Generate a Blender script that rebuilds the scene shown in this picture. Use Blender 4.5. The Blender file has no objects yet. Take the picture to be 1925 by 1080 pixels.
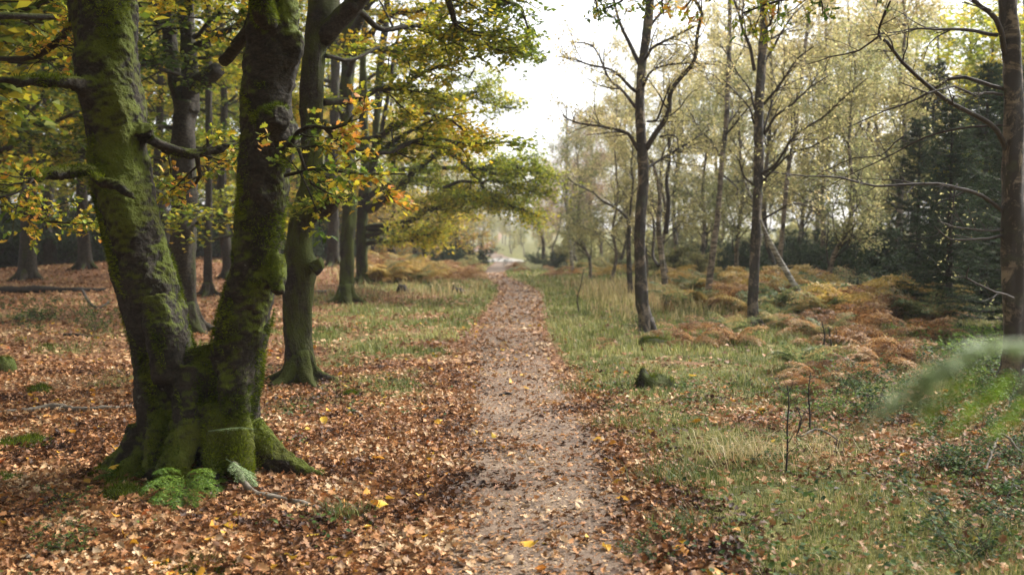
import bpy, math, random
import numpy as np
from mathutils import Vector

S = bpy.context.scene
COL = S.collection
R_ = math.radians

# ------------------------------------------------------------------ camera, sky, sun, exposure
PITCH = math.atan(82/1872)
CAMH = 1.6
cd = bpy.data.cameras.new('camera'); cam = bpy.data.objects.new('camera', cd); COL.objects.link(cam)
cam.location = (0, 0, CAMH); cam.rotation_euler = (math.pi/2-PITCH, 0, 0)
cd.sensor_width = 36; cd.lens = 35.0; cd.clip_start = 0.05; cd.clip_end = 3000
cd.dof.use_dof = True; cd.dof.focus_distance = 7.6; cd.dof.aperture_fstop = 1.9
S.camera = cam
S.render.resolution_x = 1024; S.render.resolution_y = 574

W = bpy.data.worlds.new('World'); S.world = W; W.use_nodes = True
wn = W.node_tree.nodes; wl = W.node_tree.links
for n in list(wn): wn.remove(n)
SUN_EL, SUN_AZ = 42, 52           # azimuth clockwise from +Y (ahead, to the right)
sky = wn.new('ShaderNodeTexSky'); sky.sky_type = 'NISHITA'; sky.sun_disc = False
sky.sun_elevation = R_(SUN_EL); sky.sun_rotation = R_(SUN_AZ); sky.air_density = 1.0; sky.dust_density = 3.0
hs = wn.new('ShaderNodeHueSaturation'); hs.inputs['Saturation'].default_value = 0.22
bg = wn.new('ShaderNodeBackground'); bg.inputs['Strength'].default_value = 0.11
wo = wn.new('ShaderNodeOutputWorld')
wl.new(sky.outputs[0], hs.inputs['Color']); wl.new(hs.outputs[0], bg.inputs[0]); wl.new(bg.outputs[0], wo.inputs[0])

sd = bpy.data.lights.new('sun', 'SUN'); so = bpy.data.objects.new('sun', sd); COL.objects.link(so)
sd.energy = 2.3; sd.angle = R_(20); sd.color = (1.0, 0.95, 0.87)
sv = Vector((math.sin(R_(SUN_AZ))*math.cos(R_(SUN_EL)), math.cos(R_(SUN_AZ))*math.cos(R_(SUN_EL)), math.sin(R_(SUN_EL))))
so.rotation_euler = sv.to_track_quat('Z', 'Y').to_euler()
sd.color = (1.0, .965, .90)
so.location = (20, 10, 30)

S.view_settings.view_transform = 'Standard'; S.view_settings.look = 'None'
S.view_settings.exposure = 1.68; S.view_settings.gamma = 1.0
S.render.engine = 'CYCLES'
S.cycles.max_bounces = 6; S.cycles.transmission_bounces = 4; S.cycles.diffuse_bounces = 4
S.cycles.volume_bounces = 1; S.cycles.glossy_bounces = 2

# ------------------------------------------------------------------ picture measurements to points of the place
FPX = 1872.0
ca, sa = math.cos(PITCH), math.sin(PITCH)
def ray(px, py):
    dx = (px-962.5)/FPX; dz = -(py-540)/FPX
    return (dx, ca+dz*sa, -sa+dz*ca)
def at(px, py, D):
    r = ray(px, py); t = D/r[1]
    return np.array((r[0]*t, D, CAMH+r[2]*t))
def g0(px, py):
    r = ray(px, py); t = -CAMH/r[2]
    return r[0]*t, r[1]*t

# ------------------------------------------------------------------ value noise
def _hash(ix, iy, s):
    h = (ix.astype(np.int64)*374761393 + iy.astype(np.int64)*668265263 + s*1442695041) & 0x7fffffff
    h = ((h ^ (h >> 13))*1274126177) & 0x7fffffff
    return ((h ^ (h >> 16)) & 0xffffff)/float(0xffffff)
def vnoise(x, y, s=0):
    x = np.asarray(x, float); y = np.asarray(y, float)
    ix = np.floor(x); iy = np.floor(y); fx = x-ix; fy = y-iy
    fx = fx*fx*(3-2*fx); fy = fy*fy*(3-2*fy)
    a = _hash(ix, iy, s); b = _hash(ix+1, iy, s); c = _hash(ix, iy+1, s); d = _hash(ix+1, iy+1, s)
    return (a*(1-fx)+b*fx)*(1-fy)+(c*(1-fx)+d*fx)*fy
def fbm(x, y, s=0, o=4):
    v = 0; a = .5; t = 0
    for i in range(o):
        v = v+a*vnoise(np.asarray(x)*2**i, np.asarray(y)*2**i, s+i*17); t += a; a *= .5
    return v/t
def sstep(a, b, x):
    t = np.clip((np.asarray(x, float)-a)/(b-a), 0, 1); return t*t*(3-2*t)

# ------------------------------------------------------------------ the path and the lie of the land
rows = [(1080,790,1262),(950,826,1216),(850,850,1165),(760,866,1108),(700,873,1063),(640,886,1027),(605,905,1015),
        (575,930,1018),(550,944,1013),(537,942,990),(528,926,968),(520,911,950),(512,906,946),(505,916,954),(499,925,966)]
py_ = []; pc_ = []; pw_ = []
for (yy, xl, xr) in rows:
    a = g0(xl, yy); b = g0(xr, yy)
    py_.append(a[1]); pc_.append((a[0]+b[0])/2); pw_.append((b[0]-a[0])/2)
py_ = np.array([-14]+py_+[100, 150]); pc_ = np.array([pc_[0]-.5]+pc_+[pc_[-1]+.3, pc_[-1]-4]); pw_ = np.array([pw_[0]]+pw_+[.9, .9])
_yy = np.linspace(-14, 150, 1600)
_k = np.hanning(21); _k /= _k.sum()
def _sm(v):
    w = np.interp(_yy, py_, v); p = np.pad(w, 10, 'edge'); return np.convolve(p, _k, 'valid')
_pc = _sm(pc_); _pw = _sm(pw_)
def pathc(y): return np.interp(y, _yy, _pc)
def pathw(y): return np.interp(y, _yy, _pw)

def H(x, y):
    x = np.asarray(x, float); y = np.asarray(y, float)
    u = np.abs(x-pathc(y)); off = sstep(.5, 2.5, u)
    h = off*(.10*(fbm(x*.6+5, y*.6, 3, 3)-.5) + .035*(fbm(x*3, y*3, 9, 2)-.5))
    h = h + .35*(fbm(x*.07, y*.07, 21, 2)-.5)*sstep(14, 40, y)*sstep(1, 8, u)
    # bracken bank left of the path, and a low rise on the right
    h = h + .55*sstep(30, 40, y)*(1-sstep(60, 80, y))*sstep(1.2, 5, pathc(y)-x)*(1-sstep(14, 24, pathc(y)-x))
    h = h + .30*sstep(17, 26, y)*sstep(3.0, 8, x-pathc(y))
    h = h + 1.3*sstep(100, 180, y)+ 10*sstep(170, 700, y)
    h = h + .3*sstep(3, 14, -x)*sstep(8, 30, y)
    return h
def gz(x, y): return float(H(x, y))
def gp(px, py):
    x, y = g0(px, py)
    for _ in range(8):
        z = gz(x, y); r = ray(px, py); t = (z-CAMH)/r[2]
        if t < 0 or t*r[1] > 400: break
        x = .5*x+.5*r[0]*t; y = .5*y+.5*r[1]*t
    return np.array((x, y, gz(x, y)))
def foot(px, D):
    x = (px-962.5)/FPX*D*1.0
    return np.array((x, D, gz(x, D)))

def green(x, y):
    """how much grass covers the ground here, 0..1"""
    x = np.asarray(x, float); y = np.asarray(y, float)
    c = pathc(y); w = pathw(y); u = x-c
    n = fbm(x*.9, y*.9, 40, 3); n2 = fbm(x*.25, y*.25, 50, 2)
    n = (n-.5)*2.2+.5
    ur = u-w
    edge = sstep(-.05, .22, ur-.28*sstep(9, 4.5, y)*.9)
    right = edge*np.clip(.62+.75*(n-.5)+.40*np.exp(-((ur-.6)/.6)**2)+.34*sstep(9, 15, y)+.18*sstep(9, 5, y), 0, 1)
    ul = -u-w
    left = sstep(.1-.1*sstep(12, 18, y), .7-.45*sstep(12, 18, y), ul)*np.clip(.18*sstep(30, 6, y)+.78*np.exp(-np.maximum(ul-.3, 0)/(1.3+.13*y))*sstep(6.5, 14, y)+.5*np.exp(-np.maximum(ul, 0)/1.3)*sstep(14, 19, y)+1.1*(n-.55)+.5*(n2-.48), 0, 1)
    far = sstep(30, 45, y)*.5*sstep(.1, .8, np.maximum(ul, ur))
    patch = .75*np.exp(-(((x+10)/3.2)**2+((y-19.5)/1.2)**2))-.45*sstep(-5, -7.5, x-pathc(y))
    return np.clip(np.where(u > 0, right, left)+far*.5+patch, 0, 1)

# ------------------------------------------------------------------ mesh building
class MB:
    def __init__(s): s.v = []; s.f = []; s.n = 0
    def add(s, v, faces, mi=0):
        v = np.asarray(v, np.float32).reshape(-1, 3)
        for f in faces:
            f = np.asarray(f, np.int64)
            if f.size: s.f.append((f+s.n, mi))
        s.v.append(v); s.n += len(v)
    def build(s, name, mats, parent=None, origin=None, smooth=False):
        me = bpy.data.meshes.new(name)
        v = np.concatenate(s.v) if s.v else np.zeros((0, 3), np.float32)
        if origin is not None: v = v-np.asarray(origin, np.float32)
        idx = []; tot = []; mi = []
        for f, m in s.f:
            idx.append(f.ravel()); tot.append(np.full(len(f), f.shape[1])); mi.append(np.full(len(f), m))
        idx = np.concatenate(idx); tot = np.concatenate(tot); mi = np.concatenate(mi)
        start = np.concatenate(([0], np.cumsum(tot)[:-1]))
        me.vertices.add(len(v)); me.vertices.foreach_set('co', v.astype(np.float32).ravel())
        me.loops.add(len(idx)); me.loops.foreach_set('vertex_index', idx.astype(np.int32))
        me.polygons.add(len(tot)); me.polygons.foreach_set('loop_start', start.astype(np.int32)); me.polygons.foreach_set('loop_total', tot.astype(np.int32))
        me.polygons.foreach_set('material_index', mi.astype(np.int32))
        if smooth: me.polygons.foreach_set('use_smooth', np.ones(len(tot), bool))
        me.update(calc_edges=True); me.validate()
        for m in (mats if isinstance(mats, (list, tuple)) else [mats]): me.materials.append(m)
        o = bpy.data.objects.new(name, me); COL.objects.link(o)
        if parent is not None: o.parent = parent
        return o

def tag(o, label, cat, group=None):
    o['label'] = label; o['category'] = cat
    if group: o['group'] = group
    return o
def structure(o): o['kind'] = 'structure'; return o
def stuff(o, label, cat): o['label'] = label; o['category'] = cat; o['kind'] = 'stuff'; return o
def thing(name, label, cat, loc, group=None):
    o = bpy.data.objects.new(name, None); COL.objects.link(o); o.location = [float(c) for c in loc]; o.empty_display_size = .3
    return tag(o, label, cat, group)
def dup(root, loc, rz=0, sc=1, label=None, group=None, tilt=(0, 0)):
    r = root.copy(); COL.objects.link(r); r.location = [float(c) for c in loc]; r.rotation_euler = (tilt[0], tilt[1], rz)
    r.scale = (sc, sc, sc) if not isinstance(sc, tuple) else sc
    if label: r['label'] = label
    if group: r['group'] = group
    for ch in list(root.children):
        c = ch.copy(); COL.objects.link(c); c.parent = r
    return r

def spline(ctrl, step):
    """Catmull-Rom through control rows (any number of columns, first three are xyz)"""
    c = np.asarray(ctrl, float)
    if len(c) == 2: c = np.array([c[0], (c[0]+c[1])/2, c[1]])
    p = np.vstack([2*c[0]-c[1], c, 2*c[-1]-c[-2]])
    out = []
    for i in range(1, len(p)-2):
        n = max(2, int(np.linalg.norm(p[i+1, :3]-p[i, :3])/step))
        t = (np.arange(n)/n)[:, None]
        out.append(.5*((2*p[i])+(-p[i-1]+p[i+1])*t+(2*p[i-1]-5*p[i]+4*p[i+1]-p[i+2])*t*t+(-p[i-1]+3*p[i]-3*p[i+1]+p[i+2])*t**3))
    out.append(p[-2][None])
    return np.vstack(out)

def sweep(mb, P, R, seg=6, mi=0, lump=None, cap=True):
    P = np.asarray(P, float); R = np.asarray(R, float); n = len(P)
    T = np.gradient(P, axis=0); T /= (np.linalg.norm(T, axis=1, keepdims=True)+1e-9)
    a = np.array((1., 0, 0)) if abs(T[0][0]) < .8 else np.array((0, 1., 0))
    U = np.zeros((n, 3)); u = a
    for i in range(n):
        u = u-T[i]*np.dot(u, T[i]); u = u/(np.linalg.norm(u)+1e-9); U[i] = u
    V = np.cross(T, U)
    th = np.arange(seg)*2*math.pi/seg
    rr = np.repeat(R[:, None], seg, 1)
    if lump is not None: rr = rr*lump(np.arange(n)[:, None]/(n-1), th[None, :], P)
    v = P[:, None, :]+rr[..., None]*(np.cos(th)[None, :, None]*U[:, None, :]+np.sin(th)[None, :, None]*V[:, None, :])
    i = np.arange(n-1)[:, None]*seg; j = np.arange(seg)[None, :]; j2 = (j+1) % seg
    q = np.stack([i+j, i+j2, i+seg+j2, i+seg+j], -1).reshape(-1, 4)
    faces = [q]
    v = v.reshape(-1, 3)
    if cap:
        v = np.vstack([v, P[0], P[-1]]); m = n*seg
        jj = np.arange(seg); faces.append(np.stack([np.full(seg, m), (jj+1) % seg, jj], -1))
        b = (n-1)*seg; faces.append(np.stack([np.full(seg, m+1), b+jj, b+(jj+1) % seg], -1))
    mb.add(v, faces, mi)

# ---- random shoots growing off a limb -------------------------------------------------
def unit(v):
    l = math.sqrt(v[0]*v[0]+v[1]*v[1]+v[2]*v[2])+1e-9; return (v[0]/l, v[1]/l, v[2]/l)
def shoots(rng, P, R, n, length, ang=(35, 65), flat=.5, lift=.0, grav=0., wig=.25, t0=.15, steps=5, rfac=.55, taper=.5):
    """n side shoots of about `length`; flat <1 presses them towards the horizontal"""
    out = []; N = len(P)
    for _ in range(n):
        t = t0+(1-t0)*rng.random(); i = min(int(t*(N-1)), N-2)
        p = P[i]; T = unit(P[i+1]-P[i]); r = float(R[i])
        a = R_(rng.uniform(*ang)); q = unit((rng.gauss(0, 1), rng.gauss(0, 1), rng.gauss(0, 1)*flat))
        d = q[0]*T[0]+q[1]*T[1]+q[2]*T[2]; q = unit((q[0]-d*T[0], q[1]-d*T[1], q[2]-d*T[2]))
        c, s = math.cos(a), math.sin(a)
        D = [T[k]*c+q[k]*s for k in range(3)]; D[2] = D[2]*(.3+.7*flat)+lift; D = unit(D)
        L = length*rng.uniform(.6, 1.3)*(1-taper*t); st = L/steps
        pts = [tuple(p)]
        for k in range(steps):
            D = unit((D[0]+rng.gauss(0, wig), D[1]+rng.gauss(0, wig), D[2]+rng.gauss(0, wig)*(.35+.65*flat)+grav*(k+1)/steps))
            l = pts[-1]; pts.append((l[0]+D[0]*st, l[1]+D[1]*st, l[2]+D[2]*st))
        r0 = min(r*rfac, L*.018+.002)
        out.append((np.array(pts), np.linspace(r0, r0*.3, steps+1)))
    return out

# ---- leaves ---------------------------------------------------------------------------
DIA = (np.array([(0, 0, 0), (.45, .30, 0), (1, 0, 0), (.45, -.30, 0)], float), [np.array([(0, 1, 2)]), np.array([(0, 2, 3)])])
_m = [(0, 0), (.22, 0), (.45, 0), (.70, 0), (1, 0)]
_e = [(.02, .02), (.20, .17), (.34, .10), (.55, .30), (.70, .15), (.88, .15)]
OAKV = [(0, 0), (.2, .15), (.30, .09), (.45, .25), (.56, .13), (.75, .24), (.84, .10), (1, .04)]
def _oak():
    v = [(x, 0, 0) for x, y in OAKV]+[(x, y, 0) for x, y in OAKV]+[(x, -y, 0) for x, y in OAKV]
    n = len(OAKV)
    q = [(i, i+1, n+i+1, n+i) for i in range(n-1)]+[(i, 2*n+i, 2*n+i+1, i+1) for i in range(n-1)]
    return np.array(v, float), [np.array(q)]
OAK = _oak()
OVALV = [(0, .0), (.18, .16), (.42, .27), (.7, .2), (1, .0)]
def _oval():
    v = [(x, 0, 0) for x, y in OVALV]+[(x, y, 0) for x, y in OVALV]+[(x, -y, 0) for x, y in OVALV]; n = 5
    return np.array(v, float), [np.array([(i, i+1, n+i+1, n+i) for i in range(4)]+[(i, 2*n+i, 2*n+i+1, i+1) for i in range(4)])]
OVAL = _oval()
NEEDLE = (np.array([(0, 0, 0), (.5, .07, .0), (1, 0, 0), (.5, -.07, 0)], float), [np.array([(0, 1, 2, 3)])])
def leaves(mb, pos, size, rs, up=.7, tilt=.5, tmpl=DIA, curl=.25, droop=0., axis=None, mi=0, spin=1., wide=1., nv=None):
    N = len(pos)
    if N == 0: return
    nrm = rs.normal(0, tilt, (N, 3)); nrm[:, 2] = np.abs(nrm[:, 2])+up
    if nv is not None: nrm = nv+rs.normal(0, tilt, (N, 3))
    nrm /= np.linalg.norm(nrm, axis=1, keepdims=True)
    ax = rs.normal(0, 1, (N, 3))*spin
    if axis is not None: ax = ax+axis
    ax[:, 2] -= droop
    ax -= nrm*np.sum(ax*nrm, 1, keepdims=True); ax /= (np.linalg.norm(ax, axis=1, keepdims=True)+1e-9)
    bx = np.cross(nrm, ax)
    tv, tf = tmpl; k = len(tv)
    c1 = rs.uniform(-curl, curl*1.6, (N, 1)); c2 = rs.uniform(-curl*.5, curl*2, (N, 1)); c3 = rs.uniform(-curl, curl, (N, 1))
    X = tv[None, :, 0]; Y = tv[None, :, 1]*wide
    Z = c1*(X-.5)**2*1.6+c2*np.abs(Y)*1.1+c3*X*Y*2
    size = np.asarray(size).reshape(-1, 1, 1)*np.ones((N, 1, 1))
    v = pos[:, None, :]+size*(X[..., None]*ax[:, None, :]+(Y[..., None])*bx[:, None, :]+Z[..., None]*nrm[:, None, :])
    base = (np.arange(N)*k)[:, None, None]
    mb.add(v.reshape(-1, 3), [(base+f[None]).reshape(-1, f.shape[1]) for f in tf], mi)

def along(tw, m, rs, spread=.02, t0=.2):
    """m points per twig, with outward directions"""
    if not tw: return np.zeros((0, 3)), np.zeros((0, 3))
    K = min(len(p) for p, _ in tw)
    A = np.stack([p[:K] for p, _ in tw]); n = len(A)
    t = rs.uniform(t0, 1, (n, m))*(K-1); i = np.minimum(t.astype(int), K-2); f = (t-i)[..., None]
    ii = np.arange(n)[:, None]
    a = A[ii, i]; b = A[ii, i+1]
    p = a+(b-a)*f; d = (b-a); d = d/(np.linalg.norm(d, axis=2, keepdims=True)+1e-9)
    p = p.reshape(-1, 3)+rs.normal(0, spread, (n*m, 3)); return p, d.reshape(-1, 3)

# ------------------------------------------------------------------ materials
def newmat(name):
    m = bpy.data.materials.new(name); m.use_nodes = True; nt = m.node_tree
    for n in list(nt.nodes): nt.nodes.remove(n)
    out = nt.nodes.new('ShaderNodeOutputMaterial'); return m, nt, out
def node(nt, t, **k):
    n = nt.nodes.new(t)
    for a, b in k.items(): setattr(n, a, b)
    return n
def ramp(nt, stops, interp='LINEAR'):
    r = node(nt, 'ShaderNodeValToRGB'); e = r.color_ramp; e.interpolation = interp
    while len(e.elements) < len(stops): e.elements.new(.5)
    for el, (p, c) in zip(e.elements, stops):
        el.position = p; el.color = (*c, 1) if len(c) == 3 else c
    return r
def noise(nt, scale, detail=4, rough=.55, vec=None, dist=0):
    n = node(nt, 'ShaderNodeTexNoise'); n.inputs['Scale'].default_value = scale; n.inputs['Detail'].default_value = detail
    n.inputs['Roughness'].default_value = rough; n.inputs['Distortion'].default_value = dist
    if vec is not None: nt.links.new(vec, n.inputs['Vector'])
    return n
def mixc(nt, fac, a, b, mode='MIX'):
    m = node(nt, 'ShaderNodeMix', data_type='RGBA', blend_type=mode)
    for s, v in ((0, fac), (6, a), (7, b)):
        if isinstance(v, (int, float)): m.inputs[s].default_value = v
        elif isinstance(v, tuple): m.inputs[s].default_value = (*v, 1)
        else: nt.links.new(v, m.inputs[s])
    return m.outputs[2]
def math_(nt, op, a, b=None, clamp=False):
    m = node(nt, 'ShaderNodeMath', operation=op, use_clamp=clamp)
    for s, v in ((0, a), (1, b)):
        if v is None: continue
        if isinstance(v, (int, float)): m.inputs[s].default_value = v
        else: nt.links.new(v, m.inputs[s])
    return m.outputs[0]
def texco(nt, scale=(1, 1, 1), kind='Object'):
    t = node(nt, 'ShaderNodeTexCoord'); m = node(nt, 'ShaderNodeMapping'); m.inputs['Scale'].default_value = scale
    nt.links.new(t.outputs[kind], m.inputs[0]); return m.outputs[0]
def bump(nt, h, strength=.5, dist=.02, prev=None):
    b = node(nt, 'ShaderNodeBump'); b.inputs['Strength'].default_value = strength; b.inputs['Distance'].default_value = dist
    nt.links.new(h, b.inputs['Height'])
    if prev is not None: nt.links.new(prev, b.inputs['Normal'])
    return b.outputs[0]

def leaf_mat(name, cols, trans=.4, rough=.55, clump=1.2, gloss=.25, var=.35):
    m, nt, out = newmat(name)
    g = node(nt, 'ShaderNodeNewGeometry')
    n = len(cols); r = ramp(nt, [((i+.5)/n if n > 1 else 0, c) for i, c in enumerate(cols)])
    tc = node(nt, 'ShaderNodeTexCoord'); nz = noise(nt, clump, 2, vec=tc.outputs['Object'])
    oi = node(nt, 'ShaderNodeObjectInfo')
    a = math_(nt, 'MULTIPLY', g.outputs['Random Per Island'], .62)
    b = math_(nt, 'MULTIPLY', math_(nt, 'SUBTRACT', nz.outputs[0], .5), 1.7)
    c = math_(nt, 'MULTIPLY', oi.outputs['Random'], .16)
    f = math_(nt, 'ADD', math_(nt, 'ADD', math_(nt, 'ADD', a, .11), b), c)
    nt.links.new(f, r.inputs[0])
    wn_ = node(nt, 'ShaderNodeTexWhiteNoise', noise_dimensions='1D'); nt.links.new(g.outputs['Random Per Island'], wn_.inputs['W'])
    v = math_(nt, 'ADD', math_(nt, 'MULTIPLY', wn_.outputs[0], var*2), 1-var)
    h = node(nt, 'ShaderNodeHueSaturation'); nt.links.new(r.outputs[0], h.inputs['Color']); nt.links.new(v, h.inputs['Value'])
    col = h.outputs[0]
    p = node(nt, 'ShaderNodeBsdfPrincipled'); p.inputs['Roughness'].default_value = rough; p.inputs['Specular IOR Level'].default_value = gloss
    nt.links.new(col, p.inputs['Base Color'])
    if trans > 0:
        t = node(nt, 'ShaderNodeBsdfTranslucent'); nt.links.new(col, t.inputs[0])
        x = node(nt, 'ShaderNodeMixShader'); x.inputs[0].default_value = trans
        nt.links.new(p.outputs[0], x.inputs[1]); nt.links.new(t.outputs[0], x.inputs[2]); nt.links.new(x.outputs[0], out.inputs[0])
    else: nt.links.new(p.outputs[0], out.inputs[0])
    return m

def moss_bark(name, moss=.5, bark=((.016, .013, .009), (.050, .040, .028)), mosscol=((.022, .036, .004), (.16, .195, .013)), lichen=.0, mscale=1.5):
    m, nt, out = newmat(name)
    v = texco(nt); vs = texco(nt, (1, 1, .45)); vr = texco(nt, (1, 1, 1.7))
    n1 = noise(nt, 5, 6, .65, vs); n2 = noise(nt, 22, 6, .7, v); nr = noise(nt, 11, 6, .7, vr)
    bk = mixc(nt, n1.outputs[0], bark[0], bark[1])
    rr = ramp(nt, [(.38, (.5,)*3), (.6, (1.15,)*3)]); nt.links.new(nr.outputs[0], rr.inputs[0])
    bk = mixc(nt, 1.0, bk, rr.outputs[0], 'MULTIPLY')
    nk = noise(nt, 34, 5, .75, texco(nt, (1, 1, 1.6))); rk = ramp(nt, [(.40, (.5,)*3), (.52, (1.05,)*3), (.66, (1.9,)*3)]); nt.links.new(nk.outputs[0], rk.inputs[0])
    bk = mixc(nt, .85, bk, mixc(nt, 1.0, bk, rk.outputs[0], 'MULTIPLY'))
    # pale lichen spots
    if lichen > 0:
        nl = noise(nt, 4.5, 8, .75, v, .9); rl = ramp(nt, [(.66-.06*lichen, (0,)*3), (.69-.06*lichen, (1,)*3)]); nt.links.new(nl.outputs[0], rl.inputs[0])
        bk = mixc(nt, math_(nt, 'MULTIPLY', rl.outputs[0], .55+.1*lichen), bk, (.22, .21, .165))
    nm = noise(nt, mscale, 7, .68, vs, .5)
    ge = node(nt, 'ShaderNodeNewGeometry'); sx = node(nt, 'ShaderNodeSeparateXYZ'); nt.links.new(ge.outputs['Normal'], sx.inputs[0])
    mm = math_(nt, 'ADD', nm.outputs[0], math_(nt, 'MULTIPLY', sx.outputs[2], .22))
    lo = .70-.36*moss
    rm = ramp(nt, [(lo, (0,)*3), (lo+.10, (1,)*3)]); nt.links.new(mm, rm.inputs[0])
    nf = noise(nt, 60, 3, .6, v); nw = noise(nt, 4, 4, .6, v)
    mc = mixc(nt, math_(nt, 'ADD', math_(nt, 'MULTIPLY', nf.outputs[0], .7), math_(nt, 'MULTIPLY', nw.outputs[0], .35), True), mosscol[0], mosscol[1])
    rb = ramp(nt, [(.42, (1,)*3), (.62, (.55, .35, .16))]); nb_ = noise(nt, 2.6, 3, .5, v); nt.links.new(nb_.outputs[0], rb.inputs[0])
    mc = mixc(nt, .5, mc, mixc(nt, 1.0, mc, rb.outputs[0], 'MULTIPLY'))
    col = mixc(nt, rm.outputs[0], bk, mc)
    p = node(nt, 'ShaderNodeBsdfPrincipled'); p.inputs['Roughness'].default_value = .85; p.inputs['Specular IOR Level'].default_value = .25
    nt.links.new(col, p.inputs['Base Color'])
    b = bump(nt, nk.outputs[0], .8, .02); b = bump(nt, nr.outputs[0], .8, .04, b)
    mh = math_(nt, 'MULTIPLY', rm.outputs[0], math_(nt, 'ADD', math_(nt, 'MULTIPLY', nf.outputs[0], .8), .5))
    b = bump(nt, mh, .9, .03, b)
    nt.links.new(b, p.inputs['Normal']); nt.links.new(p.outputs[0], out.inputs[0])
    return m

def birch_bark(name, pale=(.42, .36, .27), dark=(.03, .022, .016), amount=.5, warm=(.23, .15, .09)):
    m, nt, out = newmat(name)
    v = texco(nt); vb = texco(nt, (1, 1, 7)); 
    nb = noise(nt, 2.6, 6, .7, vb, .3); np_ = noise(nt, 3.4, 7, .75, texco(nt, (1, 1, .9)), .8); nf = noise(nt, 30, 4, .6, vb)
    col = mixc(nt, noise(nt, 1.7, 3, .5, v).outputs[0], warm, pale)
    r1 = ramp(nt, [(.50-.12*amount, (1,)*3), (.62-.12*amount, (0,)*3)]); nt.links.new(nb.outputs[0], r1.inputs[0])
    r2 = ramp(nt, [(.62-.28*amount, (0,)*3), (.70-.28*amount, (1,)*3)]); nt.links.new(np_.outputs[0], r2.inputs[0])
    k = math_(nt, 'MAXIMUM', math_(nt, 'MULTIPLY', r1.outputs[0], .8), r2.outputs[0])
    col = mixc(nt, k, col, dark)
    rg = ramp(nt, [(.55, (0,)*3), (.7, (1,)*3)]); nt.links.new(noise(nt, 3.3, 4, .6, v).outputs[0], rg.inputs[0])
    col = mixc(nt, math_(nt, 'MULTIPLY', rg.outputs[0], .5), col, (.07, .085, .03))
    p = node(nt, 'ShaderNodeBsdfPrincipled'); p.inputs['Roughness'].default_value = .7; nt.links.new(col, p.inputs['Base Color'])
    b = bump(nt, nf.outputs[0], .4, .01); b = bump(nt, k, .5, .015, b); nt.links.new(b, p.inputs['Normal']); nt.links.new(p.outputs[0], out.inputs[0])
    return m
def plain_bark(name, a, b, scale=14, stretch=.3):
    m, nt, out = newmat(name); v = texco(nt, (1, 1, stretch)); n = noise(nt, scale, 5, .65, v)
    p = node(nt, 'ShaderNodeBsdfPrincipled'); p.inputs['Roughness'].default_value = .85
    r = ramp(nt, [(.35, a), (.65, b)]); nt.links.new(n.outputs[0], r.inputs[0]); nt.links.new(r.outputs[0], p.inputs['Base Color'])
    nt.links.new(bump(nt, n.outputs[0], .6, .01), p.inputs['Normal']); nt.links.new(p.outputs[0], out.inputs[0]); return m

M = {}
M['moss_near'] = moss_bark('mossy_bark', .55, lichen=.6)
M['moss_mid'] = moss_bark('mossy_bark_deep_green', .72, mosscol=((.02, .03, .004), (.095, .115, .010)), mscale=1.1)
M['moss_far'] = moss_bark('mossy_bark_dark', .45, bark=((.025, .02, .014), (.06, .048, .034)), mosscol=((.025, .035, .006), (.07, .09, .012)), mscale=1.0)
M['limb'] = moss_bark('oak_limb_bark', .42, bark=((.022, .017, .012), (.055, .042, .03)), mosscol=((.03, .04, .006), (.09, .11, .012)))
M['birch'] = birch_bark('birch_bark', amount=.5)
M['birch_dark'] = birch_bark('birch_bark_dark', pale=(.30, .235, .16), warm=(.14, .10, .06), amount=.74)
M['birch_white'] = birch_bark('birch_bark_white', pale=(.62, .58, .5), warm=(.45, .4, .32), amount=.25)
M['twig'] = plain_bark('birch_twig_bark', (.022, .016, .012), (.06, .045, .033))
M['pinktwig'] = plain_bark('purple_brown_twigs', (.14, .085, .07), (.28, .19, .15))
M['deadwood'] = plain_bark('dead_wood', (.07, .055, .04), (.24, .20, .15), 18, 1)
M['redwood'] = plain_bark('reddish_rotten_wood', (.16, .045, .022), (.36, .12, .06), 12)
M['darkwood'] = plain_bark('dark_wet_wood', (.012, .01, .008), (.04, .03, .022), 12)
M['moss_ground'] = moss_bark('moss_cushion', .95, mosscol=((.03, .045, .006), (.10, .13, .015)))
M['oak_near'] = leaf_mat('oak_leaves_near', [(.05, .10, .012), (.10, .16, .018), (.19, .24, .025), (.36, .35, .03), (.55, .36, .03), (.50, .21, .04)], .45, clump=1.8)
M['oak_gold'] = leaf_mat('oak_leaves_gold', [(.10, .14, .016), (.20, .24, .022), (.38, .36, .03), (.58, .44, .03), (.66, .38, .03)], .5, clump=.5)
M['oak_green'] = leaf_mat('oak_leaves_green', [(.12, .16, .02), (.21, .26, .025), (.36, .38, .035), (.54, .47, .04), (.66, .46, .04)], .55, clump=.45)
M['beech'] = leaf_mat('beech_leaves', [(.05, .09, .015), (.12, .17, .02), (.25, .27, .027), (.46, .38, .03), (.60, .35, .03)], .45, clump=.3)
M['orange_tree'] = leaf_mat('orange_leaves', [(.24, .24, .05), (.42, .34, .06), (.56, .38, .09), (.52, .27, .09)], .45, clump=.4)
M['birch_leaf'] = leaf_mat('birch_leaves', [(.24, .22, .08), (.40, .36, .14), (.55, .47, .21), (.68, .52, .26)], .55, clump=.4)
M['birch_green'] = leaf_mat('birch_leaves_green', [(.16, .18, .08), (.29, .30, .12), (.44, .41, .18), (.58, .48, .22)], .55, clump=.4)
M['birch_pink'] = leaf_mat('birch_leaves_thin', [(.30, .2, .13), (.42, .28, .17), (.5, .38, .2)], .4, clump=.5)
M['needles'] = leaf_mat('spruce_needles', [(.018, .038, .014), (.035, .066, .024), (.075, .11, .04)], .15, rough=.8, gloss=.1, clump=1.5)
M['holly'] = leaf_mat('holly_leaves', [(.014, .03, .012), (.026, .05, .018), (.055, .085, .03)], .2, rough=.7, gloss=.15, clump=1.5)
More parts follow.
